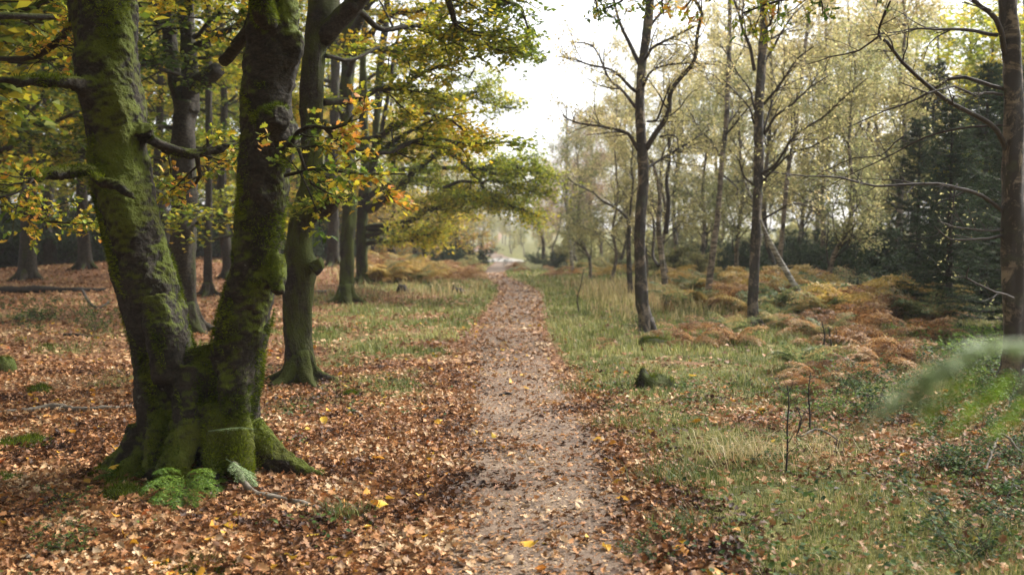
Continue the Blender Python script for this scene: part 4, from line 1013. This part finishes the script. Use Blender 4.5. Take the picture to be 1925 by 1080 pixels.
# dark bushes by the bend
place(PH, 838, 58, .62, 'low dark green bush left of the bend, in front of the far trees'); place(PH, 884, 66, .85, 'tall dark bush overhanging the left side of the far bend')
place(PH, 858, 74, 1.0, 'dark bush filling the gap between two others left of the far bend'); place(PG, 885, 52, .5, 'small grey green bush low on the left verge before the bend')
# trees round the far end of the path
FE = ('pale hazy birch beyond the path end', 'birches at the far end of the path')
for px, D, sc, P in ((905, 112, .95, PR2), (960, 128, .80, PR1), (985, 118, .72, PR2), (1010, 100, .62, PR2), (1035, 92, .75, PR1), (870, 120, 1.15, PR2), (930, 150, .9, PR3), (840, 110, 1.2, PR1), (800, 125, 1.5, PR2), (975, 165, 1.0, PR2), (1020, 140, 1.1, PR1), (890, 170, 1.3, PR1), (950, 185, 1.1, PR2)):
    place(P, px, D, sc, *FE)
for px, D, sc in ((1045, 70, .92), (1085, 60, .98), (1020, 84, .9), (1110, 76, 1.2)):
    place(PR4, px, D, sc, 'thinly leaved pinkish brown birch', 'pinkish birches right of the bend')
place(PH, 1040, 66, .55, 'small dark bush at the foot of the pinkish birches right of the bend')
place(PH, 1010, 78, .5, 'smallest dark bush on the right of the far bend')
for px in range(-240, 640, 44):
    place(PH, px+rng.uniform(-15, 15), rng.uniform(58, 84), rng.uniform(1.5, 2.3), 'dark thicket bush between the trunks', 'thicket at the back of the left wood')
for px in range(-80, 600, 52):
    place(PH, px+rng.uniform(-18, 18), rng.uniform(45, 57), rng.uniform(1.1, 1.6), 'dark low thicket added to darken the trunk gaps', 'nearer thicket added to darken the left wood')  # bushes added so the background between the trunks goes dark
for px in range(1060, 1760, 40):
    place(PG, px+rng.uniform(-15, 15), rng.uniform(72, 96), rng.uniform(1.3, 1.8), 'pale hazy bush beyond the birches', 'hazy bushes behind the right wood')
for px in (640, 690, 735, 785, 825): place(PG, px, rng.uniform(76, 92), rng.uniform(1.2, 1.7), 'hazy bush beyond the orange trees', 'hazy bushes behind the orange trees')
for px, D, sc in ((855, 190, 1.6), (900, 210, 1.7), (945, 230, 1.6), (985, 200, 1.5), (1030, 180, 1.5), (1080, 160, 1.5), (925, 125, .5), (962, 122, .42), (880, 135, .8)):
    place(PR2, px, D, sc, *FE)
# birch wood on the right
RW = ('slim birch with pale olive leaves', 'birches in the right wood')
RG = ('low branched green birch', 'green birches in the right wood')
for px, D, sc, P in ((1110, 44, .72, PR2), (1150, 38, .68, PR1), (1165, 52, .95, PR3), (1215, 42, .80, PR2), (1255, 36, .72, PR1), (1280, 48, 1.0, PR3), (1320, 40, .80, PR2), (1345, 52, 1.1, PR1), (1385, 36, .78, PR2), (1420, 46, 1.05, PR1), (1460, 34, .85, PR3), (1500, 42, 1.0, PR2), (1540, 32, .85, PR1),
    (1575, 46, 1.15, PR3), (1610, 34, .95, PR2), (1650, 44, 1.15, PR1), (1690, 28, .85, PR1), (1130, 66, 1.1, PR2), (1200, 70, 1.2, PR1), (1270, 72, 1.3, PR2), (1350, 74, 1.5, PR1), (1440, 70, 1.6, PR2), (1530, 68, 1.6, PR1), (1620, 66, 1.7, PR2), (1710, 60, 1.6, PR1), (1560, 24, .62, PR2)):
    place(P, px, D, sc*(1.12 if px > 1185 else 1.05), *(RG if P is PR2 else RW))
for px, D, sc in ((1725, 26, .52), (1785, 20, .50), (1850, 23, .62), (1915, 18, .55), (1880, 29, .75), (1960, 25, .8), (1750, 34, .85), (1820, 36, .85), (2020, 17, .6), (1670, 36, .6), (1930, 38, 1.0)):
    place(PS, px, D, sc, 'dark green spruce in shade', 'spruces on the right')
for px, D, sc in ((1760, 42, 1.0), (1860, 34, .85), (1920, 44, 1.2), (1990, 30, .9), (1820, 52, 1.3)):
    place(PB3, px, D, sc, 'green leaved oak rising above the spruces', 'green oaks behind the spruces')
for px, D, sc in ((1290, 50, .55), (1340, 44, .6), (1400, 42, .75), (1450, 38, .72), (1500, 34, .68), (1550, 32, .68), (1600, 29, .72), (1650, 26, .65), (1700, 23, .66), (1370, 52, .9), (1480, 48, 1.0), (1570, 42, 1.0), (1640, 36, 1.0)):
    place(PH, px, D, sc, 'dark evergreen bush in the hedge', 'evergreen bushes behind the bracken')
for px, D, sc in ((1220, 48, .8), (1265, 42, .75), (1160, 56, .8), (1320, 38, .6), (1100, 60, .7)):
    place(PG, px, D, sc, 'pale green bush at the birch wood foot', 'pale bushes at the foot of the birch wood')

# ------------------------------------------------------------------ ferns, bracken, brambles
def frond(ml, ms, P, wd, rs_, pairs=16, pin=9, size=1., r=.004, up=1., side=None, pinw=.14, curl=.2):
    """one fern frond along polyline P: a rachis with paired side leaves, each toothed with small leaflets"""
    P = np.asarray(P, float); N = len(P); sweep(ms, P, np.linspace(r, r*.3, N), 4, cap=False)
    T = np.gradient(P, axis=0); T /= np.linalg.norm(T, axis=1, keepdims=True)+1e-9
    pos = []; ax = []; sz = []; nvs = []
    for k in range(pairs):
        t = .22+.76*k/pairs; f = t*(N-1); i = min(int(f), N-2); p = P[i]+(P[i+1]-P[i])*(f-i); d = T[i]
        s = np.cross(d, (0, 0, 1.)); s /= np.linalg.norm(s)+1e-9
        L = wd*math.sin(math.pi*min(1, (t-.22)/.78*.86+.14)**.75)*rs_.uniform(.85, 1.1)
        for sg in (-1, 1):
            q = s*sg*.9+d*.45+np.array((0, 0, rs_.uniform(-.35, .1))); q /= np.linalg.norm(q)
            m = max(4, int(1.5*pin*L/wd)); tt = (np.arange(m)+.5)/m
            sag = np.array((0, 0, -1.))*.25*L
            c = p+q*L*tt[:, None]+sag*(tt**2)[:, None]
            nn = np.cross(q, d); nn /= np.linalg.norm(nn)+1e-9; sd_ = np.cross(nn, q)
            for g in (-1, 1):
                a = sd_*g+q*.5; a /= np.linalg.norm(a)
                nvs.append(np.repeat((nn*np.sign(nn[2]+1e-6))[None], m, 0)); pos.append(c); ax.append(np.repeat(a[None], m, 0)); sz.append(wd*pinw*(1-.75*tt)+.003)
            nvs.append((nn*np.sign(nn[2]+1e-6))[None]); pos.append((p+q*L*.93+sag*.85)[None]); ax.append(q[None]); sz.append(np.array([L*.12]))
    pos = np.vstack(pos); ax = np.vstack(ax); sz = np.concatenate(sz)
    leaves(ml, pos, sz*size, rs_, up=up, tilt=.25, axis=ax*3, spin=.3, wide=1.1, curl=curl, tmpl=DIA, nv=np.vstack(nvs))
def arch(b, a, L, e0, droop, n=12):
    p = np.array(b, float); e = e0; out = [p.copy()]
    for k in range(n):
        d = np.array((math.cos(a)*math.cos(e), math.sin(a)*math.cos(e), math.sin(e))); p = p+d*L/n; out.append(p.copy()); e -= droop/n
    return np.array(out)
def proto_fern(name, mat, seed, n=8, L=.9, wd=.22, cat='fern', pairs=14, pin=7, e=(.6, 1.3), droop=(1.2, 2.2), stem='straw', pinw=.19):
    r2 = np.random.RandomState(seed); root = thing(name, '', cat, (0, 0, 0)); ml, ms = MB(), MB()
    for k in range(n):
        a = k*6.283/n+r2.uniform(-.4, .4)
        P = arch((r2.uniform(-.08, .08), r2.uniform(-.08, .08), -.03), a, L*r2.uniform(.65, 1.15), r2.uniform(*e), r2.uniform(*droop))
        frond(ml, ms, P, wd*r2.uniform(.8, 1.15), r2, pairs, pin, pinw=pinw)
    ms.build('stalks', M[stem], root, (0, 0, 0)); ml.build('fronds', M[mat], root, (0, 0, 0)); return root
BRS = 1.3
BR = [proto_fern('bracken', 'bracken_rust', 51, 9, 1.05, .28, 'bracken', e=(.7, 1.3), droop=(1.4, 2.5)), proto_fern('bracken', 'bracken_gold', 52, 7, 1.1, .34, 'bracken', e=(.8, 1.35), droop=(1.1, 1.9)),
      proto_fern('bracken', 'bracken_green', 53, 7, 1.15, .34, 'bracken', e=(.8, 1.35), droop=(1.0, 1.8)), proto_fern('bracken', 'bracken_rust', 54, 10, .85, .26, 'bracken', e=(.3, 1.0), droop=(1.6, 2.8))]
def place_px(P, px, py, sc, label, group=None, az=None):
    b = gp(px, py)
    if group and 'zone' not in label: label = label+', '+(zone(px, b[1]) if py < 700 else 'beside the blurred fern')
    a = rng.random()*6.283 if az is None else az
    if P.name in _used: return dup(P, b, a, sc, label, group)
    _used.add(P.name); P.location = [float(c) for c in b]; P.rotation_euler = (0, 0, a); P.scale = (sc,)*3; P['label'] = label
    if group: P['group'] = group
    return P
LB = {0: ('collapsed rust brown bracken clump', 'rusty bracken under the right birches'),
      1: ('golden yellow bracken clump', 'golden bracken under the right birches'),
      2: ('still greenish bracken clump', 'greenish bracken under the right birches'),
      3: ('low matted brown bracken clump', 'matted bracken before the right birches')}
rng = random.Random(99)
def bed(n, x0, x1, y0, y1, wts, sc0, sc1):
    for _ in range(n):
        px = rng.uniform(x0, x1); py = y0+(y1-y0)*rng.random(); k = rng.choices(range(4), wts)[0]
        place_px(BR[k], px, py, BRS*rng.uniform(sc0, sc1), *LB[k])
bed(24, 1270, 1420, 528, 590, (4, 4, 4, 1), .6, 1.0); bed(30, 1420, 1620, 535, 605, (5, 4, 3, 2), .7, 1.15)
bed(22, 1560, 1770, 560, 640, (4, 3, 5, 2), .7, 1.05); bed(13, 1560, 1780, 620, 695, (5, 1.5, 2, 3), .45, .7)
bed(8, 1130, 1280, 630, 660, (1, 0, 0, 5), .35, .5); bed(14, 1300, 1560, 605, 660, (5, 1, 1, 5), .4, .65); bed(9, 1480, 1620, 690, 760, (3, 0, .3, 5), .35, .55)
bed(12, 960, 1200, 503, 522, (4, 3, 4, 1), .7, 1.1)
for k, (px, py, sc, L) in enumerate(((1310, 545, 1.3, 'broad golden bracken clump between the kinked pale birch and the wavy birch'), (1420, 600, .9, 'yellow arching bracken frond clump across the foot of the dark straight birch'),
        (1640, 565, 1.3, 'tall grey green bracken clump at the right end of the bed, before the dark spruces'))):
    place_px(BR[(1, 1, 2)[k]], px, py, sc, L)
for _ in range(46):
    px = rng.uniform(690, 900); t = (px-690)/210; py = rng.uniform(500+8*t, 530+2*t); k = rng.choices((0, 1, 2), (5, 3, 1.5))[0]
    place_px(BR[k], px, py, rng.uniform(.9, 1.4), ('orange brown bracken clump on the bank', 'golden bracken clump on the bank', 'pale green bracken clump on the bank')[k], ('brown bracken on the left bank', 'golden bracken on the left bank', 'green bracken on the left bank')[k])

F1p = proto_fern('fern', 'fern', 61, 9, .52, .13, pairs=17, pin=10, e=(.7, 1.3), droop=(1.2, 1.9), stem='fern')
place_px(F1p, 240, 905, .5, 'small dark fern tuft at the left root of the near tree')
place_px(F1p, 405, 925, .45, 'smallest green fern tuft among leaves in front of the near tree')
def lone(name, label, pts, d0, d1, wd, mat, pairs=20, pin=8, cat='fern'):
    c = np.array([at(x, y, d0+(d1-d0)*i/(len(pts)-1)) for i, (x, y) in enumerate(pts)]); P = spline(c, .02)
    b = P[0]; root = thing(name, label, cat, b); ml, ms = MB(), MB(); frond(ml, ms, P, wd, rs, pairs, pin)
    ms.build('stalk', M[mat], root, b); ml.build('leaflets', M[mat], root, b); return root
def hanging_fern():
    b = at(340, 905, 6.45); root = thing('fern', 'dark green fern with spread fronds hanging over the leaves at the near tree foot', 'fern', b)
    for pts, d0, d1, wd in (([(345, 893), (340, 905), (332, 930), (320, 962)], 6.28, 5.72, 0.121), ([(338, 895), (315, 893), (290, 905), (266, 925)], 6.28, 5.72, 0.089), ([(352, 893), (372, 893), (392, 908), (402, 938)], 6.28, 5.72, 0.095),
                            ([(342, 896), (322, 905), (300, 930), (290, 950)], 6.26, 5.72, 0.105), ([(350, 896), (358, 908), (366, 932), (368, 955)], 6.26, 5.72, 0.095), ([(340, 892), (325, 880), (305, 882), (285, 892)], 6.28, 6.00, 0.074), ([(352, 892), (368, 882), (388, 884), (402, 898)], 6.28, 6.00, 0.074)):
        c = np.array([at(x, y, d0+(d1-d0)*i/(len(pts)-1)) for i, (x, y) in enumerate(pts)]); P = spline(c, .015); ml, ms = MB(), MB()
        frond(ml, ms, P, wd, rs, 15, 11, pinw=.16, r=.0025); f = ml.build('frond', M['fern'], root, b); f2 = ms.build('midrib', M['fern'], f, b); 
hanging_fern()
lone('fern_frond', 'pale single fern frond hanging down right of the fern at the near tree foot', [(425, 862), (440, 872), (462, 890), (485, 915)], 6.45, 6.2, .085, 'fern_pale')
lone('fern_frond', 'pale fern frond sticking out sideways from between the two mossy stems', [(392, 810), (420, 806), (450, 803), (482, 806)], 6.55, 6.4, .045, 'fern_pale', 16, 5)

def proto_bramble(seed, n=9, mat='bramble', ls=.05, L=.7, name='bramble'):
    r2 = random.Random(seed); root = thing(name, '', 'bush', (0, 0, 0)); ml, ms = MB(), MB(); tw = []
    for k in range(n):
        P = arch((r2.uniform(-.15, .15), r2.uniform(-.15, .15), -.03), r2.random()*6.283, L*r2.uniform(.6, 1.2), r2.uniform(.4, 1.3), r2.uniform(.6, 2.0), 10)
        sweep(ms, P, np.linspace(.004, .002, len(P)), 4, cap=False)
        s = shoots(r2, P, np.full(len(P), .003), 9, .10, (40, 80), .9, .1, 0, .2, t0=.15, steps=3, taper=.2); tw += s
        for q in s: sweep(ms, q[0], q[1]*.6, 3, cap=False)
    p, d = along(tw, 4, rs, .006, .5); leaves(ml, p, ls*rs.uniform(.6, 1.3, len(p)), rs, up=.8, tilt=.45, tmpl=OVAL, axis=d, wide=1.3)
    ms.build('stems', M['twig'], root, (0, 0, 0)); ml.build('leaves', M[mat], root, (0, 0, 0)); return root
BB = [proto_bramble(71), proto_bramble(72, 12, ls=.04), proto_bramble(73, 10, 'lime_leaf', .045, .8, 'shrub')]
def bb(n, x0, x1, y0, y1, sc0, sc1, lab, grp, ks=(0, 1)):
    for _ in range(n): place_px(BB[rng.choice(ks)], rng.uniform(x0, x1), rng.uniform(y0, y1), rng.uniform(sc0, sc1), lab, grp)
bb(15, 1770, 1990, 850, 1060, .4, .65, 'leafy dark bramble low in the corner', 'brambles in the near right corner')
bb(18, 1600, 1950, 690, 830, .5, .85, 'dark green bramble patch', 'brambles behind the blurred fern')
bb(16, 1710, 1960, 625, 700, .8, 1.1, 'bright green leafy shrub before the spruces', 'green shrubs before the spruces', (2,))
bb(9, 1850, 1960, 700, 760, .6, .9, 'bright green leafy shrub at the foot of the edge birch', 'green shrubs at the edge birch foot', (2, 0))
bb(7, 1480, 1620, 720, 790, .4, .6, 'low green seedling patch', 'green seedlings on the right verge', (0, 2))
bb(9, 1290, 1420, 600, 650, .4, .6, 'low bright green shrub among bracken tufts', 'low shrubs before the dark straight birch', (1, 2))
bb(8, 1180, 1330, 590, 625, .4, .6, 'small green shrub in the grass', 'small shrubs behind the tall birch', (1,))
bb(12, -20, 210, 585, 630, .6, 1.0, 'low dark green bramble patch in shade', 'brambles in the left shade', (0, 1))
bb(6, 640, 900, 545, 560, .5, .8, 'small dark bramble tuft below the bank', 'brambles below the left bank', (0, 1))
bb(6, 60, 260, 960, 1050, .2, .35, 'few green leaves showing through the litter in a shaded zone at the bottom left', 'green sprigs in the bottom left litter', (0,))
bb(5, 1180, 1300, 1010, 1070, .2, .3, 'small green sprig at the litter edge in the path side zone, bottom centre right', 'green sprigs at the bottom', (0,))

# ------------------------------------------------------------------ saplings, sticks, stumps, logs, mounds
def sapling(label, pts, D, w, leafy=0):
    L = limb(pts, D, D, w, w*.4, .05); L = zig(L, .006); b = L[0][0]; root = thing('sapling', label, 'sapling', b); m1 = MB(); sweep(m1, L[0], L[1], 6)
    tw = shoots(rng, L[0], L[1], 9, .22, (30, 60), .9, .1, 0, .2, t0=.3, steps=4)
    for q in tw: sweep(m1, q[0], np.maximum(q[1], .0015), 4)
    m1.build('stem', M['twig'], root, b, smooth=True)
    if leafy:
        ml = MB(); p, d = along(tw, leafy, rs, .02); leaves(ml, p, .035*rs.uniform(.6, 1.3, len(p)), rs, tmpl=OVAL, axis=d); ml.build('leaves', M['lime_leaf'], root, b)
def dep(py): return g0(960, py)[1]
sapling('thin dark bare sapling stem standing alone in the right verge grass', [(1479, 896), (1481, 850), (1479, 800), (1482, 755), (1480, 725)], dep(896), 4.5, 2)
sapling('taller thin sapling stem behind the lone one, leafless', [(1522, 812), (1523, 780), (1520, 740), (1524, 700)], dep(812), 4)
sapling('crooked thin twig sapling leaning left near the lone dark stem', [(1503, 848), (1498, 820), (1506, 790), (1500, 765)], dep(848), 4, 1)
for px, py in ((1560, 662), (1573, 668), (1548, 655)): sapling({1560: 'short dark dead stem, middle of three poking from the brown bracken', 1573: 'short dark dead stem, right of three poking from the brown bracken', 1548: 'short dark dead stem, left of three poking from the brown bracken'}[px], [(px, py), (px+3, py-20), (px-2, py-50)], dep(py), 4)
sapling('thin bare whip standing in the sunny tall grass right of the path', [(1089, 590), (1085, 560), (1092, 535), (1098, 505)], dep(590), 3)

def stick(name, label, pts, m, cat='branch', lift=.02, twigs=0, seg=8):
    """a branch lying on the ground: picture points on the ground with widths in pixels and heights above it"""
    c = []
    for p in pts:
        g = gp(p[0], p[1]); r = p[2]*g[1]/FPX/2; c.append((g[0], g[1], g[2]+r*.7+(p[3] if len(p) > 3 else 0)+lift, r))
    s = spline(c, .04); b = s[0, :3]; root = thing(name, label, cat, b); mb = MB()
    P = s[:, :3]+rs.normal(0, .004, (len(s), 3)); sweep(mb, P, s[:, 3], seg, lump=lambda t, th, P: 1+.12*np.sin(3*th+t*20)+.08*np.sin(5*th-t*33))
    mb.build('stick' if cat == 'branch' else 'wood', m, root, b, smooth=True)
    if twigs:
        m2 = MB()
        for q in shoots(rng, P, s[:, 3], twigs, .35, (30, 60), .5, .05, 0, .2, steps=4): sweep(m2, q[0], np.maximum(q[1], .0025), 5)
        m2.build('twigs', m, root, b, smooth=True)
    return root
D1 = at(425, 870, 6.5)
stick('fallen_branch', 'bent bleached dead branch propped against the near tree and lying to its right', [(425, 905, 9, .22), (440, 915, 11, .13), (465, 935, 12, .03), (485, 940, 15, .0), (520, 948, 15), (560, 955, 13), (605, 968, 10)], M['deadwood'], twigs=2)
stick('fallen_branch', 'long grey fallen branch lying left of the near tree on the leaves', [(-20, 784, 11), (50, 779, 12), (100, 773, 14), (150, 778, 12), (200, 776, 11), (262, 770, 8)], M['deadwood'], twigs=5)
stick('fallen_branch', 'short pale stick in the litter near the bottom left corner', [(42, 1064, 9), (70, 1052, 10), (112, 1032, 8)], M['deadwood'])
stick('fallen_branch', 'dark fallen bough on the shadowed floor far left', [(120, 633, 6), (150, 635, 7), (172, 637, 5)], M['darkwood'])
stick('fallen_branch', 'thin arched twig rising from the litter far left beyond the grass patch', [(155, 572, 4, .3), (168, 580, 5, .1), (185, 581, 4, 0), (205, 578, 3, .1)], M['darkwood'])
stick('fallen_log', 'long dark fallen log lying across the far left wood floor', [(-30, 552, 12), (60, 550, 14), (130, 549, 9), (200, 549, 8)], M['darkwood'], 'log')
stick('fallen_branch', 'small stick lying in the litter just right of the second oak', [(655, 768, 4), (670, 780, 6), (680, 790, 5)], M['deadwood'])
stick('fallen_branch', 'thin twig in the litter below the right root of the near tree', [(676, 850, 4), (690, 862, 5), (700, 872, 4)], M['deadwood'])
stick('fallen_branch', 'dark stick lying behind the group of three oaks left of the path', [(578, 552, 5), (600, 552, 6), (625, 549, 5)], M['darkwood'])
stick('fallen_branch', 'thin stick lying crosswise on the middle of the path', [(938, 747, 4), (950, 745, 6), (962, 746, 4)], M['darkwood'])
stick('fallen_branch', 'curved dry stalk lying on the grass right of the lone sapling', [(1500, 850, 3, .1), (1540, 842, 4, .12), (1580, 846, 3, .04)], M['deadwood'])
stick('fallen_branch', 'bare arching bramble cane in the bottom right undergrowth', [(1850, 905, 4, .02), (1880, 880, 5, .22), (1920, 890, 4, .12)], M['deadwood'])
stick('fallen_log', 'pale lichened fallen log end lying in the bracken beyond the leaning white birch', [(1512, 556, 10, .35), (1530, 557, 13, .35), (1546, 556, 10, .45)], M['birch_white'], 'log')
stick('fallen_branch', 'orange red broken wood piece beside the pale fallen log in the bracken', [(1543, 560, 7, .35), (1551, 560, 8, .35)], M['redwood'])
stick('leaning_log', 'reddish brown leaning log at the back of the birch wood', [(1282, 512, 8, 0), (1278, 510, 11, .45), (1272, 508, 12, .95)], M['redwood'], 'log')
stick('leaning_log', 'second reddish stump leaning beside the first at the back of the birch wood', [(1292, 508, 8, .1), (1289, 507, 8, .5), (1286, 506, 7, .8)], M['redwood'], 'log')
stick('leaning_log', 'black leaning log right of the reddish one at the back of the birch wood', [(1312, 514, 9, 0), (1303, 512, 12, .35), (1297, 510, 14, .6)], M['darkwood'], 'log')

def mound(name, label, px, py, w, h, m, cat='mound', seed=0, spike=0, flatx=1.):
    b = gp(px, py); r2 = np.random.RandomState(seed); mb = MB(); nu, nv = 40, 16; W_ = w*b[1]/FPX/2; H_ = h*b[1]/FPX
    th = np.linspace(0, 2*math.pi, nu, endpoint=False)[None, :]; t = np.linspace(0, 1, nv)[:, None]
    rr = np.cos(t*math.pi/2)**.7; zz = np.sin(t*math.pi/2)
    X_ = b[0]+np.cos(th)*rr*W_; Y_ = b[1]+np.sin(th)*rr*W_*.8
    nz = fbm(X_*9+seed, Y_*9, seed, 4)
    k = .65+.7*nz
    zt = zz*H_*k
    if spike: zt = zt+H_*spike*np.exp(-(((np.cos(th)*rr+.62)/.22)**2+((np.sin(th)*rr)/.45)**2))*zz*1.0
    Z_ = H(X_, Y_)-.02+zt
    X_ = b[0]+(X_-b[0])*(.8+.4*nz); v = np.stack([X_, Y_, Z_], -1).reshape(-1, 3)
    i = np.arange(nv-1)[:, None]*nu; j = np.arange(nu)[None, :]; j2 = (j+1) % nu
    mb.add(v, [np.stack([i+j, i+j2, i+nu+j2, i+nu+j], -1).reshape(-1, 4)])
    root = thing(name, label, cat, b); mb.build('body', m, root, b, smooth=True)
    if m is not M['darkwood']:
        n = int(min(14000, 200+W_*W_*60000)); k = rs.randint(0, len(v)-nu, n); V_ = v[k]+rs.normal(0, W_*.05, (n, 3))*np.array((1, 1, .15)); N_ = V_-(b-np.array((0, 0, W_))); N_ /= np.linalg.norm(N_, axis=1, keepdims=True)
        kk = fbm(V_[:, 0]*9, V_[:, 1]*9, 3, 3) > (.62 if spike else .38); V_ = V_[kk]; N_ = N_[kk]; n = len(V_)
        dd = N_+rs.normal(0, .5, N_.shape); si = rs.normal(0, 1, N_.shape); si /= np.linalg.norm(si, axis=1, keepdims=True); hh = rs.uniform(.012, .035, (n, 1))
        mz = MB(); mz.add(np.stack([V_-si*.003, V_+si*.003, V_+dd*hh], 1).reshape(-1, 3), [np.arange(3*n).reshape(-1, 3)]); mz.build('moss', M['moss_fuzz'], root, b)
    return root
mound('mossy_stump', 'low jagged mossy tree stump on the grass right of the path', 1234, 728, 84, 26, moss_bark('rotten_mossy_stump', .40, bark=((.012, .01, .007), (.035, .027, .018)), mosscol=((.03, .045, .006), (.10, .13, .015))), 'stump', 3, .9)
mound('mossy_root', 'dark mossy root mound at the foot of the nearest tall birch', 1228, 648, 60, 15, M['moss_far'], 'mound', 4)
mound('moss_mound', 'round green moss hump left of the near tree, middle distance', 75, 738, 52, 16, M['moss_ground'], 'moss', 5)
mound('moss_mound', 'flat moss covered root hump at the left edge behind the long grey branch', 0, 700, 60, 34, M['moss_ground'], 'moss', 6)
mound('moss_mound', 'long low moss cushion on the left below the long grey branch', 45, 838, 110, 22, M['moss_ground'], 'moss', 7)
mound('moss_mound', 'moss covered hump just left of the dark green fern', 232, 940, 90, 30, M['moss_ground'], 'moss', 8)
mound('moss_mound', 'low moss patch at the bottom edge, left of centre', 370, 1070, 170, 16, M['moss_ground'], 'moss', 9)
mound('moss_mound', 'tiny moss lump beyond the left root of the near tree', 88, 655, 34, 10, M['moss_ground'], 'moss', 10)
mound('moss_mound', 'grassy moss bump at the right root of the second oak', 660, 745, 40, 14, M['moss_ground'], 'moss', 11)
mound('moss_mound', 'dark moss patch near the left bottom edge', 10, 905, 70, 18, M['moss_ground'], 'moss', 12)
mound('stump', 'small dark rotten log stump left of two before the bracken bank', 757, 550, 24, 16, M['darkwood'], 'stump', 13, .3)
mound('stump', 'small dark broken stump right of two before the bracken bank', 862, 552, 26, 12, M['darkwood'], 'stump', 14, .8)

def tussock(label, px, py, n, h, m, sp=.10, lean=1.0):
    b = gp(px, py); x = b[0]+rs.normal(0, sp, n); y = b[1]+rs.normal(0, sp, n); mb = MB(); k = rs.uniform(.5, 1.1, n)*h
    blades(mb, x, y, k, np.full(n, .005), lean); o = mb.build('grass_tussock', m, None, b); o.location = [float(c) for c in b]; tag(o, label, 'grass tussock')
tussock('bleached wispy grass tussock in the right verge, left of the lone sapling', 1405, 868, 230, .30, M['straw'], .17, 1.6)
tussock('green grass tuft at the path edge on the right, lower middle', 1262, 905, 420, .17, M['grass'], .13, .8)
tussock('fresh green tuft beside the right leaf border below the stump', 1160, 805, 260, .16, M['grass'], .13, .7)
tussock('second green tuft further up along the right path edge', 1092, 735, 240, .15, M['grass'], .14, .7)
tussock('wispy green tuft in the litter right of the bent dead branch', 645, 978, 220, .16, M['grass'], .08, 1.0)
tussock('small green tuft at the path edge near the bottom right of the path', 1290, 990, 240, .14, M['grass'], .10, .8)
tussock('pale dry tussock near the right sapling stems', 1530, 860, 90, .24, M['straw'], .15, 1.5)

# foreground fern, tall bracken plant just right of the viewer, out of focus
def near_fern():
    b = np.array((.98, 1.2, gz(.98, 1.2))); root = thing('tall_fern', 'tall green fern close in front at the right edge, badly out of focus', 'fern', b)
    ms = MB(); s = spline([(*b, .006), (1.0, 1.17, .7, .005), (*at(2090, 760, 1.152), .0045), (*at(1990, 660, 1.101), .004), (*at(1880, 648, 1.024), .003), (*at(1790, 690, 0.973), .003), (*at(1700, 745, 0.947), .002), (*at(1600, 812, 0.922), .001)], .02)
    sweep(ms, s[:, :3], s[:, 3], 6); ms.build('stalk', M['fern_pale'], root, b)
    def pin(pts, d0, d1, w, mat, nm):
        c = np.array([at(x, y, d0+(d1-d0)*i/(len(pts)-1)) for i, (x, y) in enumerate(pts)]); P = spline(c, .004); n = len(P)
        T = np.gradient(P, axis=0); T /= np.linalg.norm(T, axis=1, keepdims=True); S_ = np.cross(T, (0, -1., .25)); S_ /= np.linalg.norm(S_, axis=1, keepdims=True)
        t = np.linspace(0, 1, n); W_ = w*np.sin(np.pi*np.minimum(t*.85+.12, 1))**.8; mb = MB(); m3 = MB(); sweep(m3, P, np.linspace(.0012, .0005, n), 4)
        for sg in (-1, 1):
            ax = S_*sg+T*.55; leaves(mb, P, (W_*1.35), rs, up=.2, tilt=.1, axis=ax*4, spin=.1, wide=1.3, curl=.1)
        o = mb.build('leaflet', M[mat], root, b)
    pin([(1900, 655), (1840, 655), (1770, 700), (1690, 755), (1600, 820)], 1.024, 0.922, 0.0135, 'fern_pale', 'a')
    pin([(1800, 672), (1755, 705), (1735, 750), (1722, 800)], 0.973, 0.934, 0.0115, 'fern_pale', 'b')
    pin([(1960, 660), (1925, 662), (1895, 650), (1850, 640)], 1.101, 1.050, 0.0115, 'fern_pale', 'c')
    pin([(1850, 690), (1800, 730), (1752, 780), (1718, 822)], 0.998, 0.934, 0.0100, 'fern_bright', 'd')
    pin([(1905, 705), (1860, 745), (1815, 790), (1778, 822)], 1.024, 0.947, 0.0100, 'fern_bright', 'e')
    pin([(1975, 730), (1930, 760), (1885, 800), (1850, 830)], 1.075, 0.998, 0.0100, 'fern_bright', 'f')
    pin([(1990, 690), (1950, 705), (1930, 730), (1915, 770)], 1.101, 1.050, 0.0115, 'fern_pale', 'g')
near_fern()

# beeches added around the viewer so their crowns shade the near left floor
for x, y, sc in ((-5.5, 1.5, 1.0), (-9.5, 6, 1.1), (-4.5, -5, 1.1), (-11, -2, 1.2), (-1.5, -8, 1.2), (4, -6, 1.1), (-8, -9, 1.3), (7.5, -1, .9), (-8.8, 12, 1.15), (-11.5, 17, 1.2), (-7.6, 8.6, 1.0)):
    dup(PB1, (x, y, gz(x, y)), rng.random()*6.28, sc, 'beech added beside and behind the viewpoint to shade the near floor', 'shade beeches added around the viewpoint')

# ------------------------------------------------------------------ haze
def haze():
    mb = MB(); x0, x1, y0, y1, z0, z1 = -420, 420, -80, 520, -3, 34
    v = [(x0, y0, z0), (x1, y0, z0), (x1, y1, z0), (x0, y1, z0), (x0, y0, z1), (x1, y0, z1), (x1, y1, z1), (x0, y1, z1)]
    mb.add(v, [np.array([(0, 3, 2, 1), (4, 5, 6, 7), (0, 1, 5, 4), (1, 2, 6, 5), (2, 3, 7, 6), (3, 0, 4, 7)])])
    m, nt, out = newmat('haze_air'); p = node(nt, 'ShaderNodeVolumePrincipled'); p.inputs['Color'].default_value = (.95, .96, 1, 1); p.inputs['Density'].default_value = .0006
    nt.links.new(p.outputs[0], out.inputs['Volume']); o = mb.build('haze', m); o['kind'] = 'stuff'; o['label'] = 'thin pale autumn haze in the air between the trees'
haze()
